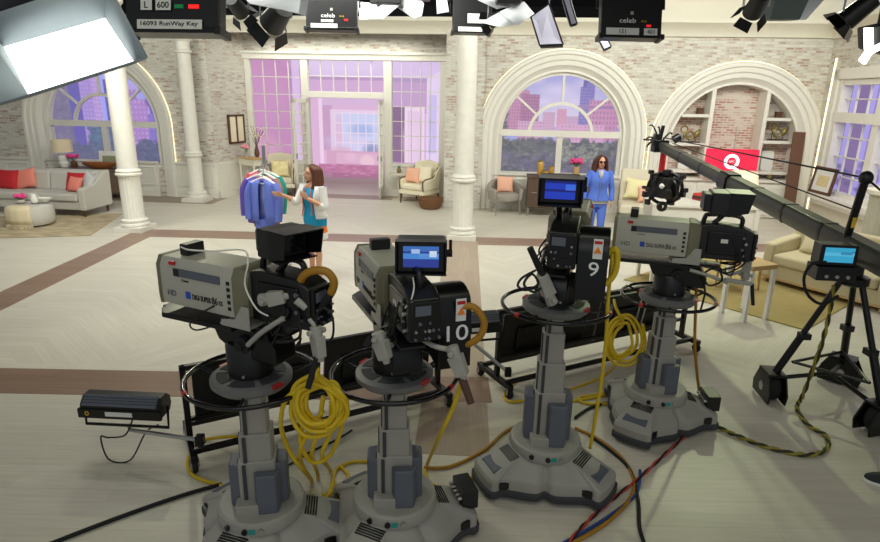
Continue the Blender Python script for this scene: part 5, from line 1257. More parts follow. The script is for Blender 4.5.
# T: camera 10
pT=fl(395,497,.3);aT=111
tT=pedestal('grey camera pedestal in the foreground under camera 10',pT.x,pT.y,1.15,(18,132,-115),4,18)
head_unit(tT,1.15,aT,.04)
studio_camera('studio camera marked 10 facing away with a lit viewfinder picture, second from the left',pT.x+.04,pT.y,1.46,aT,math.radians(-20),(.03,-.24,.0),1,'10',True,(-.02,.58),1,False)
pan_bar(tT,[W_(410,330,2.9),W_(432,345,2.75),W_(452,350,2.7)],(W_(462,378,2.68),W_(471,403,2.66)),(W_(452,348,2.7),W_(463,376,2.68)),.036,.022,mat('brown_grip',(84,60,48),.7))
pan_bar(tT,[W_(392,345,2.85),W_(384,348,2.78),W_(380,344,2.75)],(W_(372,338,2.76),W_(366,346,2.76)),(W_(378,334,2.76),W_(386,360,2.74)),.036,.02)
# N: camera 9
pN=fl(545,440,.3);aN=74
tN=pedestal('grey camera pedestal with the tallest column under camera 9',pN.x,pN.y,1.35,(-158,-36,82),-3)
head_unit(tN,1.35,aN,.04)
studio_camera('studio camera marked 9 seen from behind with a blue viewfinder screen',pN.x+.04,pN.y,1.66,aN,math.radians(6),(-.05,-.24,.05),2,'9',False,(-.02,.58),1,True)
pan_bar(tN,[W_(560,300,3.6),W_(550,292,3.5),W_(545,284,3.45)],(W_(543,276,3.44),W_(530,248,3.40)),(W_(552,302,3.47),W_(541,274,3.44)),.04,.022)
# D: right
pD=fl(655,390,.3);aD=160
tD=pedestal('grey camera pedestal at the right beside the crane tripod with a dark connector box',pD.x,pD.y,1.15,(-128,-4,108),4,-4)
head_unit(tD,1.15,aD,.05)
studio_camera('studio camera at the right pointing left, in front of the sofa and crane arm',pD.x,pD.y,1.47,aD,math.radians(4),(.0,-.32,.03),False,None,True,(-.16,.46))
pan_bar(tD,[W_(690,262,4.5),W_(712,268,4.45),W_(730,274,4.4),W_(744,270,4.4)],(W_(749,256,4.38),W_(750,233,4.38)),(W_(745,278,4.4),W_(749,252,4.38)),.034,.022,mat('brown_grip',(84,60,48),.7))
pan_bar(tD,[W_(690,270,4.4),W_(710,276,4.35),W_(728,283,4.3)],(W_(752,284,4.3),W_(753,305,4.3)),(W_(726,280,4.3),W_(752,284,4.3)),.018,.014)
# ================================================================== CRANE, MONITOR CARTS, LIGHTS, CABLES
# ---- camera crane
JIB=mat('crane_arm_dark_green',(56,59,51),.35,metal=.2,var=.1)
TX,TY=3.63,4.97
jA=aty(661,146,10.2);jB=aty(852,246,TY);jC=jB+(jB-jA)*.34
jt=thing('camera_crane','long black camera crane arm on a three wheeled tripod at the right','crane',(TX,TY,0))
def along(a,b,w,h,prof=None,xf=None,m=None):
    a=Vector(a);b=Vector(b);d=(b-a).normalized();r=d.cross(Vector((0,0,1))).normalized();u=r.cross(d)
    pr=prof or [(-w/2,-h/2),(w/2,-h/2),(w/2,h/2),(-w/2,h/2)]
    m=m or M(xf);return m.rings([[p+r*x+u*y for x,y in pr] for p in (a,b)])
X=inv(jt)
hexp=lambda w,h:[(-w*.35,-h/2),(w*.35,-h/2),(w/2,-h*.28),(w/2,h*.28),(w*.35,h/2),(-w*.35,h/2),(-w/2,h*.28),(-w/2,-h*.28)]
jm=jA.lerp(jB,.52)
ar=ob('arm',along(jA,jm,0,0,hexp(.15,.15),X),JIB,jt,bevel=.006);ob('arm_section',along(jm,jC,0,0,hexp(.18,.19),X),JIB,ar,bevel=.006)
ob('arm_clamp',along(jm-(jB-jA).normalized()*.12,jm+(jB-jA).normalized()*.12,0,0,hexp(.22,.235),X),BLACKM,ar,bevel=.01)
dd=(jB-jA).normalized()
for k in (.2,.36,.66,.8,.93): p=jA.lerp(jB,k);ob('arm_joint',along(p-dd*.02,p+dd*.02,0,0,hexp(*((.158,.158) if k<.5 else (.19,.2))),X),BLACKM,ar)
ptop=aty(866,178,TY-.05);pbot=aty(846,240,TY+.02)
ob('tension_post',M(X).tube([pbot,ptop],.032,12),BLACKM,jt);ob('post_pulley',M(X).ell(ptop,(.055,.055,.06)),BLACK,jt)
ob('post_mark',M(X).box(pbot.lerp(ptop,.3)+Vector((-.005,-.034,0)),(.03,.006,.09)),mat('yellow_mark',(230,190,30),.5),jt)
tip=jA-dd*.1
for i,(a,b) in enumerate(((ptop,jA+Vector((.02,0,.14))),(ptop,jC+Vector((0,0,.1))),(ptop-Vector((0,0,.28)),jA.lerp(jB,.1)+Vector((0,0,.13))))): ob('tension_cable',M(X).tube([a,b],.009 if i<2 else .007,6),RUBBER,jt)
for q_ in (0,1,2): ob('counterweight',along(jC+dd*(.05+.1*q_),jC+dd*(.13+.1*q_),.34,.34,None,X),BLACKM,ar,bevel=.01)
# crane tip and remote head
m=M(X);m.box(jA+Vector((-.02,0,.0)),(.24,.2,.2));m.box(jA+Vector((-.1,0,.12)),(.1,.12,.16),roty(.3)).cyl(jA+Vector((-.05,-.05,.1)),jA+Vector((-.02,-.05,.34)),.03,n=10).box(jA+Vector((-.2,0,.1)),(.22,.04,.03)).cyl(jA+Vector((.2,0,.1)),jA+Vector((.3,0,.16)),.07,n=14);ob('tip_bracket',m,BLACKM,jt,bevel=.01)
m=M(X);rr=random.Random(8)
for i in range(12):
    p=jA+Vector((rr.uniform(-.3,.14),rr.uniform(-.1,.1),rr.uniform(-.06,.34)));m.tube(spl([jA+Vector((-.02,0,.05)),p.lerp(jA,.3)+Vector((0,0,.08)),p],4),.014,6)
ob('tip_cables',m,RUBBER,jt)
hp=jA+Vector((.06,0,-.1))
ob('head_column',M(X).tube([hp,hp-Vector((0,0,.40))],.05,12),RED,jt);ob('head_motor',M(X).cyl(hp-Vector((0,0,.36)),hp-Vector((0,0,.6)),.07,n=16),BLACK,jt)
rc_=aty(665,188,10.0)
hd_=ob('remote_head',M(X).torus(rc_,.27,.03,(.35,1,.1),36,8).torus(rc_+Vector((.05,0,0)),.2,.028,(1,.4,.3),36,8),BLACKM,jt)
ob('head_camera',M(X).box(rc_+Vector((-.02,0,.02)),(.36,.36,.34),rotz(.4)).cyl(rc_+Vector((0,-.1,-.02)),rc_+Vector((-.06,-.3,-.06)),.07,n=18),BLACK,hd_,bevel=.015)
m=M(X)
for i in range(26):
    a=rr.uniform(0,2*PI);q_=rr.uniform(.2,.36);p=rc_+Vector((q_*math.cos(a),rr.uniform(-.14,.1),q_*math.sin(a)));m.box(p,(rr.uniform(.05,.11),.08,rr.uniform(.05,.1)),rotz(rr.random()*3))
ob('head_electronics',m,BLACK,hd_,bevel=.008);hd_.children[-1]['kind']='stuff'
ob('sensor_dome',M(X).ell(rc_+Vector((-.13,-.2,.06)),(.045,.045,.045)),CERAM,hd_);ob('lens_hood',M(X).torus(rc_+Vector((-.05,-.1,-.3)),.06,.03,(.2,1,0),20,8),BLACK,hd_)
# tripod
apx=aty(850,272,TY);apex=Vector((TX,TY,apx.z))
ob('pivot_head',M(X).cyl((TX,TY,apex.z-.06),(TX,TY,jB.z-.1),.07,n=20).box((jB.x,TY,jB.z-.06),(.32,.2,.14)),BLACKM,jt,bevel=.01)
ob('tripod_collar',M(X).lathe([(.09,-.1),(.13,-.08),(.13,-.02),(.09,0)],(TX,TY,apex.z-.02),24),BLACKM,jt)
wh=[fl(768,398),fl(838,382),fl(876,432)]
for i,w in enumerate(wh):
    d=Vector((w.x-TX,w.y-TY,0)).normalized();s=Vector((-d.y,d.x,0));e=Vector((w.x,w.y,.27))-d*.02
    lg=ob('leg',M(X).tube([apex+d*.08-Vector((0,0,.05)),e],.026,12),BLACKM,jt)
    ob('leg_sleeve',M(X).tube([apex.lerp(e,.62)+d*.02,e],.034,10),BLACKM,lg);ob('leg_clamp',M(X).box(apex.lerp(e,.62),(.09,.09,.06)),BLACK,lg,bevel=.008)
    ob('base_bar',M(X).tube([Vector((TX,TY,.3)),e-Vector((0,0,.06))],.02,8),BLACKM,jt)
    # wheel with guard
    yaw=math.atan2(d.y,d.x)+PI/2;Y=X@(Matrix.Translation((w.x,w.y,.13))@Matrix.Rotation(yaw,4,'Z')@Matrix.Scale(.87,4))
    g=ob('wheel_guard',M(Y).prism([(-.2,-.13),(.2,-.13),(.22,-.02),(.12,.17),(-.12,.17),(-.22,-.02)],.075,.095,'y').prism([(-.2,-.13),(.2,-.13),(.22,-.02),(.12,.17),(-.12,.17),(-.22,-.02)],-.095,-.075,'y').bx(-.13,.13,-.095,.095,.15,.18),BLACKM,jt,bevel=.006)
    m=M(Y);m.lathe([(.05,-.06),(.13,-.06),(.148,-.03),(.148,.03),(.13,.06),(.05,.06)],(0,0,0),32,'y');ob('wheel',m,RUBBER,g);m=M(Y);m.lathe([(.02,-.102),(.05,-.1),(.05,.1),(.02,.102)],(0,0,0),16,'y');ob('wheel_hub',m,STEEL,g)
for a,b in ((0,1),(1,2),(2,0)):
    pa=Vector((wh[a].x,wh[a].y,.38)).lerp(Vector((TX,TY,.4)),.3);pb=Vector((wh[b].x,wh[b].y,.38)).lerp(Vector((TX,TY,.4)),.3);ob('spreader',M(X).tube([pa,pb],.014,8),BLACKM,jt)
mo=aty(836,263,4.55);mt_=thing('crane_monitor','small black monitor with a lit cyan picture mounted on the crane tripod','monitor',(mo.x,mo.y,mo.z),-.12)
ob('case',M().bx(-.14,.14,-.02,.12,-.02,.15).bx(-.15,.15,-.05,.14,-.14,-.025),BLACK,mt_,bevel=.008)
img=canvas(50,90,(60,170,210));rect(img,0,30,90,50,(90,190,225));rn=np.random.default_rng(4)
for i in range(14): rect(img,rn.integers(5,80),rn.integers(5,36),rn.integers(20,86),rn.integers(14,44),[(30,90,140),(150,215,240)][i%2],.5)
p_=painted('screen',img,.22,.12,LITS,mt_);p_.location=(-.11,-.024,.01)
for q in (-.08,.0,.08): ob('knob',M().cyl((q,-.05,-.1),(q,-.064,-.1),.014,n=10),GREYL,mt_)
ob('mount_arm',M().tube([(0,.1,-.05),(.02,.25,-.1),(.0+TX-mo.x,TY-mo.y,-.1)],.02,8),BLACKM,mt_)
# ---- monitor carts
def cart(label,a,b,h,tv_h=.5):
    a=Vector((a[0],a[1],0));b=Vector((b[0],b[1],0));L_=(b-a).length;yaw=math.atan2(b.y-a.y,b.x-a.x);D=.42
    nrm=rotz(yaw)@Vector((0,1,0));c=(a+b)/2+nrm*D/2
    t=thing('monitor_cart',label,'cart',(c.x,c.y,0),yaw)
    for y in (-D/2,D/2): ob('bottom_rail',M().bx(-L_/2,L_/2,y-.02,y+.02,.12,.16),BLACKM,t,bevel=.004)
    for x in (-L_/2,L_/2):
        ob('end_foot',M().bx(x-.025,x+.025,-D/2-.08,D/2+.08,.09,.14),BLACKM,t,bevel=.004)
        for y in (-D/2-.05,D/2+.05):
            w=ob('caster',M().lathe([(.02,-.02),(.043,-.02),(.05,-.01),(.05,.01),(.043,.02),(.02,.02)],(x,y,.05),20,'x'),RUBBER,t);ob('caster_fork',M().box((x+.028,y,.07),(.006,.03,.06)).box((x-.028,y,.07),(.006,.03,.06)).box((x,y,.098),(.062,.03,.008)),STEEL,w)
        ob('post',M().bx(x-.022,x+.022,-.06,-.015,.12,h),BLACKM,t,bevel=.004)
    ob('top_rail',M().bx(-L_/2-.02,L_/2+.02,-.06,-.015,h-.04,h),BLACKM,t,bevel=.004);ob('mid_rail',M().bx(-L_/2,L_/2,-.05,-.02,.30,.33),BLACKM,t)
    W=(L_-.16)/2
    for i in (0,1):
        x0=-L_/2+.06+i*(W+.04);R=Matrix.Translation((x0+W/2,.03,.24+tv_h/2))@Matrix.Rotation(.16,4,'X')
        tv=ob('monitor',M(R).bx(-W/2,W/2,-.03,.03,-tv_h/2,tv_h/2),BLACK,t,bevel=.01)
        m=M(R);m.bx(-W*.36,W*.36,-.06,-.028,-tv_h*.36,tv_h*.2)
        ob('monitor_back',m,BLACKM,tv,bevel=.02);ob('mount_bracket',M(R).bx(-.012,.012,-.075,-.058,-tv_h/2,tv_h/2).bx(-.1,-.08,-.075,-.058,-tv_h*.4,tv_h*.4),STEEL,tv);ob('label_strip',M(R).bx(-W*.3,-W*.12,-.034,-.0305,-tv_h*.45,-tv_h*.4),PAPER,tv)
        m=M(R);m.bx(-W*.32,W*.28,-.0605,-.0595,-.005,tv_h*.15)
        for k in range(9): m.bx(-W*.3+k*W*.07,-W*.3+k*W*.07+.01,-.064,-.060,0,tv_h*.14)
        ob('vent_slots',m,RUBBER,tv);ob('screen',M(R).bx(-W/2+.015,W/2-.015,.03,.033,-tv_h/2+.015,tv_h/2-.015),GLASSY,tv)
    return t
cart('low black monitor cart behind the left and camera 10 pedestals',fl(195,468),fl(446,404),.76)
cart('low black monitor cart behind the camera 9 and right hand pedestals',fl(506,396),fl(692,350),.80)
# ---- flood lights clamped to the carts
def flood(label,loc,rz,wd,arm_to,text_on=True):
    t=thing('flood_light',label,'light',loc,rz)
    ob('housing',M().prism([(-.09,-.05),(-.05,-.075),(.07,-.07),(.10,-.02),(.09,.05),(.04,.09),(-.04,.085),(-.09,.03)],-wd/2,wd/2,'x'),BLACK,t,bevel=.008)
    lv=ob('louvre_panel',M().box((0,-.066,.06),(wd*.94,.088,.008),rotx(.83)),GREYD,t);m=M()
    for i in range(int(wd/.02)):
        for j in range(3): m.box((-wd/2+.03+i*.02,-.08+.014*j,.045+.0153*j),(.009,.009,.012),rotx(.83))
    v=ob('vent_slots',m,INK,lv);ob('control_strip',M().box((0,-.088,-.035),(wd*1.05,.03,.075)),BLACKM,t,bevel=.005)
    ob('paper_label',M().box((-.0,-.105,-.03),(wd*.34,.003,.035)),PAPER,t)
    if text_on: text('maker_mark','videssence',.018,(-wd*.33,-.1045,-.03),(1,0,0),(0,0,1),mat('yellow_print',(220,180,40),.5),t,w=.10) if 0 else ob('maker_mark',M().torus((-wd*.40,-.106,-.03),.014,.004,(0,1,0),16,6),mat('yellow_print',(220,180,40),.5),t)
    ob('yoke',M().tube([(-wd/2-.02,0,0),(-wd/2-.02,-.02,-.17),(wd/2+.02,-.02,-.17),(wd/2+.02,0,0)],.012,8),BLACKM,t)
    Xi=inv(t);ob('clamp_arm',M(Xi).tube([Vector(loc)+Vector((0,0,-.17)),Vector(loc)+Vector((.0,.0,-.22)),arm_to],.016,8),STEEL,t);ob('clamp_knob',M(Xi).box(Vector(arm_to),(.06,.06,.08)),BLACKM,t,bevel=.008)
    m=M(Xi);L0=Vector(loc)
    return t
lf=aty(126,404,3.95)
flood('black louvred flood light clamped out from the left end of the first monitor cart',lf,math.radians(-3),.6,fl(200,440,.25))
lf2=aty(476,322,4.9);flood('black flood light beside camera 10 clamped to the second monitor cart',lf2,math.radians(14),.4,fl(508,372,.3),False)
# ---- overhead lights
FROST=mat('lit_diffuser',(255,252,246),.5,var=.01,emit=4.)
FROST2=mat('dim_diffuser',(150,147,162),.6,var=.02,emit=.25)
BOUNCE=mat('white_barn_door',(215,218,220),.6,var=.04,emit=.12)  # faint emission painted in to brighten the flaps, which are no lamps
TEALG=mat('green_clip',(20,150,90),.5)
def hang(t,z):
    h=5.3-z
    ob('drop_pipe',M().cyl((0,0,.3),(0,0,h),.02),BLACKM,t)
def led_back(label,px,py,Y,wd,tapes,rz=0.,ht=.5,tilt=.2,txt='celeb'):
    p=aty(px,py,Y);t=thing('studio_panel_light',label,'light',p,rz)
    R=Matrix.Rotation(-tilt,4,'X')
    ob('housing',M(R).bx(-wd/2,wd/2,0,.1,.012,ht),BLACK,t,bevel=.008);ob('end_frame',M(R).bx(-wd/2-.015,wd/2+.015,-.012,.13,0,.035),BLACKM,t,bevel=.006)
    for s in (-1,1): ob('corner_block',M(R).box((s*(wd/2),.05,.012),(.045,.16,.05)),BLACK,t,bevel=.006)
    ob('diffuser',M(R).bx(-wd/2+.03,wd/2-.03,.1,.108,.04,ht-.03),FROST,t)
    k=wd/.6
    for i,(x0,x1,z0,z1,s) in enumerate(tapes):
        tp=ob('paper_tape',M(R).bx(x0*wd,x1*wd,-.0165,-.0125,z0*k,z1*k),PAPER,t)
        if s: text('lettering',s,(z1-z0)*k*.6,((x0+x1)/2*wd,-.018,(z0+z1)/2*k),(1,0,0),(0,0,1),INK,tp,xf=R,w=(x1-x0)*wd*.88 if len(s)>3 else None)
    if txt:
        ob('badge',M(R).box((.0,-.002,.235*k),(.03*k,.006,.03*k)),GREYL,t)
        text('lettering',txt,.045*k,(-.04*k,-.003,.165*k),(1,0,0),(0,0,1),LETTER,t,xf=R,w=.16*k);text('lettering','401Q',.02*k,(.12*k,-.003,.158*k),(1,0,0),(0,0,1),mat('yellow_print',(220,180,40),.5),t,xf=R)
        ob('status_display',M(R).box((.17*k,-.001,.118*k),(.045*k,.006,.02*k)),mat('red_display',(230,30,30),.4,emit=1.),t)
    ob('yoke',M(R).tube([(-wd/2-.03,.05,ht*.6),(-wd/2-.03,.05,ht+.15),(wd/2+.03,.05,ht+.15),(wd/2+.03,.05,ht*.6)],.015,8),BLACKM,t)
    ob('drop_pipe',M(R).cyl((0,.05,ht+.14),(0,.05,ht+.2),.02).cyl((0,.05,ht+.15),(0,.05+.15,5.3-p.z),.02),BLACKM,t)
    return t
led_back('large black panel light with white handwritten tape, beside the glowing softbox',172,33,4.1,.64,((-.36,.33,.02,.075,'16093 RunWay Key'),(-.32,-.2,.13,.19,'L'),(-.16,.0,.13,.19,'600')),math.radians(-6),txt=None)
tk=[o for o in C.objects if o.name.startswith('studio_panel_light')][-1]
ob('status_display',M(Matrix.Rotation(-.2,4,'X')).box((.15,-.004,.165),(.07,.006,.025)),mat('red_display',(230,30,30),.4,emit=1.),tk);ob('keypad',M(Matrix.Rotation(-.2,4,'X')).box((.05,-.004,.165),(.06,.006,.025)),TEALG,tk)
led_back('black panel light with white lettering hanging over the glazed doors',331.5,30,8.2,.66,((-.40,.12,.02,.07,''),(-.2,.04,.085,.115,'')),math.radians(2))
led_back('black panel light with white lettering hanging right of the middle arched window',631,38,6.4,.62,((-.42,.12,.025,.09,'151'),(.2,.42,.025,.09,'401')),math.radians(2))
led_back('small black panel light hanging in front of the central column',471,33,9.6,.56,((-.35,.3,.02,.09,''),(-.1,.4,.15,.30,'')),math.radians(4),txt=None)
def led_front(label,quad_px,Y,th,mt_,lab_mt=BLACKM,cat='light'):
    # luminous face given by its four corners (photo px, depth), thin black housing behind
    P4=[aty(x,y,d) for x,y,d in quad_px];c=sum(P4,Vector())/4
    t=thing('led_panel_light',label,cat,c);n=(P4[1]-P4[0]).cross(P4[3]-P4[0]).normalized()
    if n.y>0: n=-n
    X=inv(t)
    g=lambda s,o: [c+(p-c)*s+n*o for p in P4]
    ob('diffuser',M(X).rings([g(.94,.004),g(.94,.016)]),mt_,t);ob('housing',M(X).rings([g(1.0,.0) ,g(1.,-th*.5),g(.8,-th)]),lab_mt,t,bevel=.004)
    m=M(X);e=[(P4[i],P4[(i+1)%4]) for i in range(4)]
    for a,b in e: m.tube([a+n*.008,b+n*.008],.014,6)
    ob('edge_frame',m,lab_mt,t)
    tp=max(P4,key=lambda p:p.z)
    ob('drop_pipe',M(X).cyl(c-n*th,Vector((c.x-n.x*th,c.y-n.y*th,5.3)),.02,n=8),BLACKM,t)
    return t
led_front('slanted white panel light in a black frame above the middle arched window',((531,17,9.3),(549,4,9.3),(563,45,9.1),(540,46,9.1)),9,.16,FROST2)
led_front('narrow slanted strip light right of the slanted white panel',((562,-4,8.2),(568,-6,8.2),(577,24,8.1),(571,26,8.1)),8,.12,FROST2)
led_front('small dim strip light hanging below the lettered panel light on the right',((597,36,9.8),(604,32,9.8),(611,47,9.7),(604,50,9.7)),9.8,.12,FROST2)
# bounce-flap softlights
def flap_light(label,px,py,Y,flaps,body,rz=0.):
    p=aty(px,py,Y);t=thing('barn_door_light',label,'light',p,rz);X=inv(t)
    x0,y0,x1,y1=body;a=aty(x0,y1,Y);b=aty(x1,y0,Y);X2=X
    ob('housing',M(X).bx(a.x,b.x,Y-.05,Y+.35,a.z,b.z),BLACK,t,bevel=.02)
    for f in flaps:
        q=[aty(x,y,Y+d) for x,y,d in f];m=M(X);m.add(q,[tuple(range(len(q)))]);o=ob('barn_door',m,BOUNCE,t);s=o.modifiers.new('s','SOLIDIFY');s.thickness=.01
    ob('drop_pipe',M(X).cyl((p.x,Y+.15,b.z),(p.x,Y+.15,5.3),.02,n=8),BLACKM,t)
    return t
flap_light('white bounce flaps of a light between the central column and slanted panel',505,2,8.6,[((478,0,0),(497,9,.1),(520,4,.3),(512,-6,.2)),((500,12,-.1),(517,26,-.3),(534,14,0),(524,2,.2)),((482,22,0),(500,27,-.2),(516,24,-.2),(503,10,.1))],(496,-12,522,4))
flap_light('white flap light nearest right of the lettered panel over the doors',385,2,9.0,[((358,2,0),(376,4,0),(382,19,-.2),(360,20,-.1)),((384,3,0),(372,12,-.1),(382,20,-.2),(400,4,0))],(370,-14,402,4))
flap_light('round white reflector light left of the central column',412,4,9.4,[((398,8,0),(406,-2,0),(418,-4,.1),(424,4,0),(422,16,-.2),(414,19,-.3))],(402,-16,430,-2))
flap_light('pale flap light left of the lettered panel over the doors',285,2,6.6,[((240,-6,0),(310,-8,.1),(306,16,-.2),(282,10,-.2),(250,4,-.1))],(262,-18,300,-4))
flap_light('pale edged flap light just left of the central column top',443,2,9.6,[((436,-4,0),(446,-6,0),(449,12,-.1),(437,14,-.2))],(436,-14,450,-3))
def spot(label,px,py,Y,dr,L_=.32,r=.11,mt_=BLACK):
    p=aty(px,py,Y);t=thing('spotlight',label,'light',p);d=Vector(dr).normalized()
    ob('body',M().cyl(-d*L_*.5,d*L_*.35,r*.8,r,20),mt_,t,bevel=.01);ob('lens',M().cyl(d*L_*.351,d*L_*.37,r*.85,n=20),GLASSY,t)
    u=d.orthogonal().normalized();w=d.cross(u)
    for i,(q,v) in enumerate(((u,w),(-u,w),(w,u),(-w,u))):
        a=d*L_*.36+q*r;b=a+d*r*.85+q*r*.55;ob('barn_door',M().rings([[a-v*r*.7,a+v*r*.7,a+v*r*.7+q*.006,a-v*r*.7+q*.006],[b-v*r*.85,b+v*r*.85,b+v*r*.85+q*.006,b-v*r*.85+q*.006]]),BLACKM,t)
    ob('yoke',M().tube([(-r-.03,0,0),(-r-.03,0,r+.08),(r+.03,0,r+.08),(r+.03,0,0)],.012,8),STEEL,t);ob('drop_pipe',M().cyl((0,0,r+.08),(0,0,5.3-p.z),.02),BLACKM,t);ob('clip',M().box((.05,-.03,r+.09),(.05,.05,.05)),TEALG,t)
spot('black spotlight with barn doors hanging over the leftmost glazed window',276,18,7.4,(-.6,.6,-.5),.36,.15)
spot('small black spotlight close to the ceiling left of the barn door spotlight',238,8,7.0,(.2,.8,-.5),.26,.09)
spot('small black spotlight hanging right of the central column',497,19,9.0,(-.8,.5,-.3),.3,.1)
spot('black spotlight over the bookcase beside the grey box light',756,6,6.6,(.1,.8,-.6),.3,.1)
spot('black spotlight at the upper right over the side wall window',857,12,6.6,(-.6,.4,-.7),.36,.11)
GRYB=mat('grey_light_housing',(120,130,128),.5,var=.05)
gb=aty(788,8,7.0);t=thing('box_light','grey box light with a pale front flap over the bookcase','light',gb,.1);X=inv(t)
q=[aty(770,20,7.0),aty(800,20,6.9),aty(812,-6,7.0),aty(776,-8,7.1)];ob('housing',M(X).rings([q,[p+Vector((.03,.3,.02)) for p in q]]),GRYB,t,bevel=.01)
q=[aty(800,20,6.9),aty(806,20,6.8),aty(824,0,6.9),aty(812,-6,7.0)];o=ob('flap',M(X).add(q,[(0,1,2,3)]),BOUNCE,t);o.modifiers.new('s','SOLIDIFY').thickness=.012
ob('drop_pipe',M(X).cyl((gb.x+.05,gb.y+.15,gb.z+.1),(gb.x+.05,gb.y+.15,5.3),.02),BLACKM,t)
# right edge glowing frame light
P5=[aty(868,28,4.6),aty(905,20,4.4),aty(905,60,4.4),aty(869,50,4.6)];c=sum(P5,Vector())/4
t=thing('frame_light','black light with a glowing white edge cut off at the upper right','light',c);X=inv(t)
ob('housing',M(X).rings([P5,[p+Vector((.02,.16,.02)) for p in P5]]),BLACK,t,bevel=.01)
q=[P5[3]+Vector((-.03,-.02,-.0)),P5[0]+Vector((-.025,-.02,0)),P5[0]+Vector((.02,-.03,0)),P5[3]+Vector((.02,-.03,.03))];ob('glowing_edge',M(X).rings([q,[p+Vector((0,.03,0)) for p in q]]),FROST,t)
q=[aty(861,60,4.5),aty(868,50,4.55),aty(884,42,4.5),aty(884,48,4.45),aty(872,54,4.5),aty(866,64,4.45)];ob('glowing_tube',M(X).rings([q,[p+Vector((0,.03,0)) for p in q]]),FROST,t)
ob('drop_pipe',M(X).cyl((c.x,c.y+.1,c.z+.1),(c.x,c.y+.1,5.3),.02),BLACKM,t)
# big softbox upper left
Y0=2.3;sf=aty(70,60,Y0);t=thing('softbox_light','large glowing softbox with grey fabric skirts at the upper left corner','light',sf);X=inv(t)
face=[aty(3,47,Y0),aty(105,18,Y0),aty(134,62,Y0-.25),aty(28,96,Y0-.25)];mid=aty(10,75,Y0-.13)
cfc=sum(face,Vector())/4
ob('diffuser',M(X).add([*face],[(0,1,2,3)]),mat('bright_diffuser',(255,254,250),.5,var=.0,emit=3.2),t)
ob('housing',M(X).rings([[p+Vector((0,.01,.005)) for p in face],[cfc+(p-cfc)*.72+Vector((-.03,.2,.05)) for p in face]]),BLACK,t,bevel=.01)
SKF=mat('grey_fabric_skirt',(150,162,166),.8,var=.06)
out=[aty(-26,20,Y0-.02),aty(104,-22,Y0-.02),aty(146,57,Y0-.35),aty(-16,108,Y0-.35)]
for i in range(4):
    a,b=face[i],face[(i+1)%4];c2,d2=out[(i+1)%4],out[i]
    o=ob('fabric_skirt',M(X).add([a,b,c2,d2],[(0,1,2,3)]),SKF,t);o.modifiers.new('s','SOLIDIFY').thickness=.006
q=[aty(-30,22,Y0+.0),aty(76,0,Y0),aty(100,-30,Y0+.05),aty(-30,-30,Y0+.05)];o=ob('top_flap',M(X).add(q,[(0,1,2,3)]),BLACKM,t);o.modifiers.new('s','SOLIDIFY').thickness=.01
ob('drop_pipe',M(X).cyl(cfc+Vector((0,.2,.1)),(cfc.x,cfc.y+.2,5.3),.02),BLACKM,t)
# lighting pipes near the ceiling
for i,(y,z) in enumerate(((6.6,4.3),(8.2,4.42),(9.4,4.5))):
    struct('trim_%d'%(21+i),M().cyl((-14,y,z+.0),(6.2,y,z+.0),.03),BLACKM)
# ---- cables
def cable(label,pts,r,mt_,k=8,cat='cable',name='cable',group=None):
    return tag(ob(name,M().tube(spl(pts,k),r,8),mt_,ang=180),label,cat,group)
YR=.013
def F_(*pp,z=.014): return [fl(x,y,z) for x,y in pp]
# coil on the left camera handle
hk=aty(315,362,2.70);cc=aty(318,405,2.78)
rr=random.Random(2);pts=[hk+Vector((0,0,.0)),hk+Vector((.0,.0,-.08))]
for i in range(9):
    rx,rz_=.085+.05*rr.random(),.11+.04*rr.random();ox,oz=rr.uniform(-.02,.03),rr.uniform(-.05,.03)
    for j in range(7): a=PI/2+2*PI*j/7;pts.append(cc+Vector((ox+rx*math.cos(a),rr.uniform(-.035,.035),oz+rz_*math.sin(a))))
pts.append(hk+Vector((.01,.02,-.1)));pts.append(hk+Vector((.012,.0,-.03)))
cable('coiled yellow cable hanging from the left camera pan handle',pts,YR,YEL,5)
dpt=lambda x,y,Y: aty(x,y,Y)
cable('long loop of yellow cable drooping left from the coil to the floor',[cc+Vector((-.05,.02,.1)),dpt(287,398,2.8),dpt(281,425,2.85),dpt(290,452,2.95),dpt(303,470,3.05)]+F_((312,482),(306,500),(296,512)),YR,YEL)
cable('yellow cable falling from the coil and curving across the floor to the middle pedestal',[cc+Vector((.03,.0,.05)),dpt(318,430,2.85),dpt(312,455,2.95)]+F_((318,478),(308,497),(318,506),(330,490),(336,470),(352,462),(372,462),(384,465)),YR,YEL)
cable('yellow cable hanging from the right of the coil to the floor',[cc+Vector((.07,.0,.02)),dpt(330,432,2.85),dpt(322,456,2.95)]+F_((330,470),(334,488),(318,505),(310,520)),YR,YEL)
cable('slack yellow loop hanging low from the coil on the left camera',[cc+Vector((-.06,.02,-.06)),dpt(300,440,2.85),dpt(312,462,2.95),dpt(330,455,2.95),dpt(342,425,2.85),cc+Vector((.11,.02,.02))],YR,YEL)
cable('yellow strand crossing from the coil down to the floor behind the left pedestal',[cc+Vector((.02,.02,-.05)),dpt(306,436,2.85),dpt(300,456,2.95)]+F_((308,474),(330,500),(348,478),(340,466)),YR,YEL)
cable('yellow cable looping on the floor left of the left pedestal',[fl(268,434,.2)]+[fl(240,436,.12)]+F_((205,440),(190,455),(188,468),(198,478),(225,486),(240,486)),YR,YEL)
hT=aty(464,372,2.68)
cable('yellow cable hanging from the camera 10 handle down to its pedestal base',[hT,aty(461,385,2.72),aty(452,410,2.8),aty(440,435,2.95),fl(428,462,.05)]+F_((425,472),(432,484),(452,490),(468,482),(474,474)),YR,YEL)
cable('yellow cable running over the floor from the middle pedestal toward the camera 9 base',F_((424,468),(452,466),(484,450),(505,432),(528,421),(548,417)),YR,YELB)
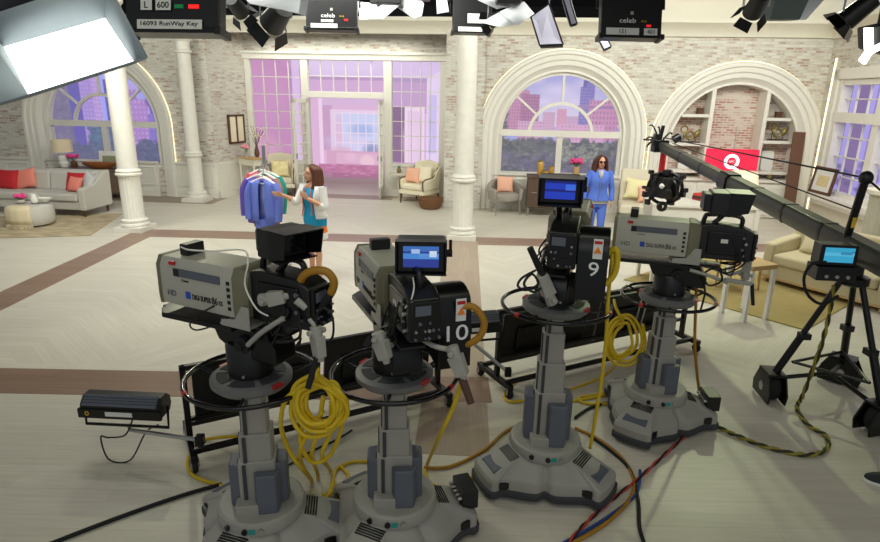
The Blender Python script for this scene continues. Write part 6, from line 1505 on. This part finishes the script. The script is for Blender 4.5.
cable('yellow cable hanging straight down from camera 9 to its pedestal base',[aty(613,248,3.75),aty(608,300,3.6),aty(606,340,3.6),aty(600,390,3.62),fl(590,448,.28)],YR,YEL)
cable('thick yellow cable loop at the side of camera 9',[aty(608,252,3.62),aty(616,250,3.6),aty(617,262,3.58),aty(614,274,3.56),aty(606,283,3.55),aty(592,287,3.55)],.022,YEL)
cc2=aty(622,338,4.65);pts=[aty(614,300,4.75),aty(616,308,4.6),aty(621,318,4.6)]
for i in range(4):
    for j in range(7): a=PI/2+2*PI*j/7;pts.append(cc2+Vector(((.085+.03*i)*math.cos(a)+.01*i,rr.uniform(-.03,.03),(.14+.03*i)*math.sin(a)-.02)))
cable('yellow cable coil tied on the second monitor cart between two pedestals',pts,YR,YEL,5)
cable('yellow cable trailing from the second cart coil across the floor behind the camera 9 pedestal',[aty(618,362,4.7),fl(605,375,.1)]+F_((585,384),(560,390),(530,376),(512,384),(504,396),(512,402),(530,399)),YR,YEL)
cable('yellow cable on the floor between the camera 9 and right hand pedestals',F_((566,402),(590,398),(620,392),(600,394),(578,398),(592,404),(640,402)),YR,YEL)
cable('ochre cable dropping straight from the right hand camera to its connector box',[aty(697,270,4.6),aty(696,300,4.6),aty(695,350,4.55),fl(700,398,.12)],YR,YELB)
cable('yellow floor cable sweeping round the camera 9 base and out of the bottom edge',F_((575,428),(600,440),(625,462),(634,490),(610,520),(570,545),(550,556)),YR,YELB)
cable('blue cable beside the yellow one along the front of the camera 9 base',F_((640,470),(637,492),(615,512),(580,534),(545,552)),YR*.8,mat('blue_cable',(40,70,140),.5))
cable('black cable curving round the camera 9 base and out of the bottom edge',F_((590,436),(612,452),(630,470),(638,500),(640,530),(650,556)),YR,RUBBER)
cable('black cable running behind the camera 9 base to the right hand pedestal',F_((575,418),(590,408),(612,402),(640,402)),YR,RUBBER)
pts=spl(F_((690,432),(668,452),(640,478),(610,502),(580,530),(560,556)),10)
def twist(label,pts,ma,mb,r=.011):
    t=thing('twisted_cable',label,'cable',pts[0])
    X=inv(t);n=len(pts)
    for k,mm in ((0,ma),(PI,mb)):
        q=[]
        for i,p in enumerate(pts):
            d=(pts[min(i+1,n-1)]-pts[max(i-1,0)]).normalized();u=d.cross(Vector((0,0,1)));u=u.normalized() if u.length>.1 else Vector((1,0,0));w=u.cross(d)
            q.append(p+(u*math.cos(i*.9+k)+w*math.sin(i*.9+k))*r*.8)
        ob('strand',M(X).tube(q,r,6),mm,t,ang=180)
twist('red and black twisted cable crossing the floor beside the camera 9 base',[p+Vector((0,0,.008)) for p in pts],mat('red_cable',(190,60,50),.5),RUBBER,.008)
pts=spl([aty(834,285,4.6),aty(828,320,4.6),aty(818,355,4.5),fl(803,395,.15)]+F_((797,408),(808,425),(826,436),(826,449),(806,455),(770,448),(738,436),(716,426),z=.02),10)
twist('black and yellow twisted cable from the crane monitor trailing over the floor',pts,mat('dark_olive_cable',(52,50,26),.6),mat('olive_yellow_cable',(150,138,48),.6),.012)
cable('black cable running in from the bottom left to the left pedestal',F_((20,556),(60,540),(120,517),(180,496),(222,484)),YR*1.1,RUBBER)
cable('thin black cable on the floor with a white plug between the first two pedestals',F_((262,470),(286,466),(310,452),(336,440),(352,430)),YR*.6,RUBBER)
cable('loose black cable loop hanging under the left flood light',[lf+Vector((.1,-.1,-.05)),lf+Vector((.02,-.1,-.2)),lf+Vector((-.12,-.08,-.24)),lf+Vector((-.2,-.05,-.26)),lf+Vector((-.12,-.12,-lf.z+.02)),lf+Vector((.04,-.12,-lf.z+.02)),lf+Vector((.12,.0,-.24)),lf+Vector((.2,.05,-.2))],.006,RUBBER)
def loopc(label,pts,r,m1,brk,m2):
    q=spl(pts,7);k=int(len(q)*brk);t=thing('cable_loop',label,'cable',q[0]);X=inv(t)
    ob('wrapped_section',M(X).tube(q[:k+1],r,10),m1,t,ang=180);ob('bare_section',M(X).tube(q[k:],r*.85,10),m2,t,ang=180)
loopc('brown wrapped cable loop standing out right of the left camera',[aty(303,300,2.8),aty(301,280,2.78),aty(312,271,2.76),(aty(327,272,2.75)),aty(334,283,2.75),aty(328,298,2.76),aty(315,312,2.78),aty(306,316,2.8)],.021,YELB,.66,RUBBER)
loopc('yellow wrapped cable loop standing out right of camera 10',[aty(453,318,2.85),aty(462,307,2.85),aty(475,308,2.85),aty(484,322,2.85),aty(480,336,2.85),aty(468,344,2.86),aty(458,342,2.9)],.019,YELB,.9,RUBBER)
cable('thin white cable along the top and side of the left camera',[aty(181,247,3.05),aty(190,250,2.9),aty(215,251,2.9),aty(243,250,2.85),aty(248,262,2.75),aty(245,285,2.75),aty(256,308,2.72),aty(268,316,2.75)],.0045,CERAM)
cable('thin white cable on the back of camera 10',[aty(413,278,2.82),aty(414,288,2.74),aty(411,300,2.72),aty(405,308,2.74)],.004,CERAM)
cable('thin black cable hooping above the left camera pan handle',[aty(320,335,2.72),aty(316,318,2.72),aty(323,308,2.72),aty(332,316,2.72),aty(333,335,2.73),aty(326,346,2.74)],.006,RUBBER)
cable('thin black cable drooping under the left camera tray',[aty(216,305,2.95),aty(200,314,2.93),aty(190,324,2.93),aty(196,330,2.93),aty(212,326,2.95),aty(228,318,2.98)],.005,RUBBER)
cable('black cable hoop hanging left of the crane monitor',[aty(826,262,4.5),aty(812,264,4.5),aty(804,278,4.5),aty(808,295,4.5),aty(822,304,4.5),aty(838,296,4.55)],.012,RUBBER)
cable('bundle of black cables hanging between right hand camera and its ring',[aty(700,268,4.4),aty(708,285,4.35),aty(722,280,4.3),aty(716,268,4.35),aty(702,276,4.4),aty(705,292,4.4),aty(700,312,4.4)],.008,RUBBER)
cable('knot of black cables on the left of camera 9',[aty(536,270,3.4),aty(522,278,3.38),aty(518,286,3.38),aty(526,290,3.4),aty(538,284,3.4),aty(532,274,3.4),aty(524,284,3.38),aty(534,292,3.4),aty(546,284,3.45)],.008,RUBBER)
# ---- shoe at the right edge
sp_=fl(877,486);t=thing('sneaker','dark sneaker with white sole at the right edge of the floor','shoe',(sp_.x+.07,sp_.y+.0,0),math.radians(150))
so_=[(-.13,-.035),(-.14,0),(-.13,.035),(-.05,.042),(.06,.05),(.12,.042),(.15,.0),(.12,-.042),(.06,-.045),(-.05,-.036)]
so_=[tuple(p[:2]) for p in spl([(x,y,0) for x,y in so_],4,True)]
ob('sole',M().prism(so_,0.002,.03),CERAM,t,bevel=.004)
m=M();m.rings([[Vector((x*.97-.004*k,y*.95*(1-.06*k),.03)) if False else Vector((x*.97*(1 if x<0 else f),y*g*.95,z)) for x,y in so_] for k,(z,f,g) in enumerate(((.028,1,1),(.05,.97,.95),(.07,.75,.8),(.09,.4,.66),(.105,.2,.6)))]);ob('upper',m,mat('navy_canvas',(34,38,46),.7),t)
m=M()
for i in range(4): m.tube([(.03+.022*i,-.024,.079-.009*i),(.03+.022*i,.024,.079-.009*i)],.004,6)
ob('laces',m,CERAM,t)
# ================================================================== LIGHT
W=bpy.data.worlds.new('studio');bpy.context.scene.world=W;W.use_nodes=True
W.node_tree.nodes['Background'].inputs[0].default_value=(.9,.95,1,1);W.node_tree.nodes['Background'].inputs[1].default_value=.35
def area(n,loc,tgt,sx,sy,p,col=(.985,1,.915)):
    l=bpy.data.lights.new(n,'AREA');l.shape='RECTANGLE';l.size=sx;l.size_y=sy;l.energy=p;l.color=col
    o=bpy.data.objects.new(n,l);C.objects.link(o);o.location=loc
    o.rotation_euler=(Vector(tgt)-Vector(loc)).to_track_quat('-Z','Y').to_euler();return o
area('set_light',(-6,9.5,5.1),(-6.5,14,.8),3,2,330)
area('set_light',(-1.5,8.5,5.1),(-1.8,12.5,.3),3,2,360)
area('set_light',(3.5,9,5.1),(3,14,1),3,2,390)
area('set_light',(7,9,5.1),(6.5,13.5,1),2.5,2,280)
area('key_light',(-3.6,6.6,5.2),(-2,9.5,0),3,1.5,150)
area('niche_light',tuple(P(-2.8,.7,4.0)),tuple(P(-2.8,.9,0)),4,.6,42)
area('front_fill',(0,2.2,5.2),(0,4.5,0),4,2,50,(1,1,.74))
area('camera_side_fill',(0,-2.5,4.2),(0,6,2.2),5,2,34,(1,1,.95))  # added fill without a fixture, brightens hanging lights and black camera bodies
def spotl(n,loc,tgt,p,ang,col,r=.08):
    l=bpy.data.lights.new(n,'SPOT');l.energy=p;l.spot_size=math.radians(ang);l.spot_blend=.5;l.color=col;l.shadow_soft_size=r
    o=bpy.data.objects.new(n,l);C.objects.link(o);o.location=loc;o.rotation_euler=(Vector(tgt)-Vector(loc)).to_track_quat('-Z','Y').to_euler()
spotl('right_back_spot',(5.4,10.5,5.2),(2.6,3.6,0),430,52,(.86,1,.58))
spotl('left_back_spot',(-4.5,10.2,5.2),(-2.2,3.6,0),220,52,(1,.98,.72))
sc=bpy.context.scene
sc.view_settings.view_transform='Standard';sc.view_settings.look='None';sc.view_settings.exposure=-.12
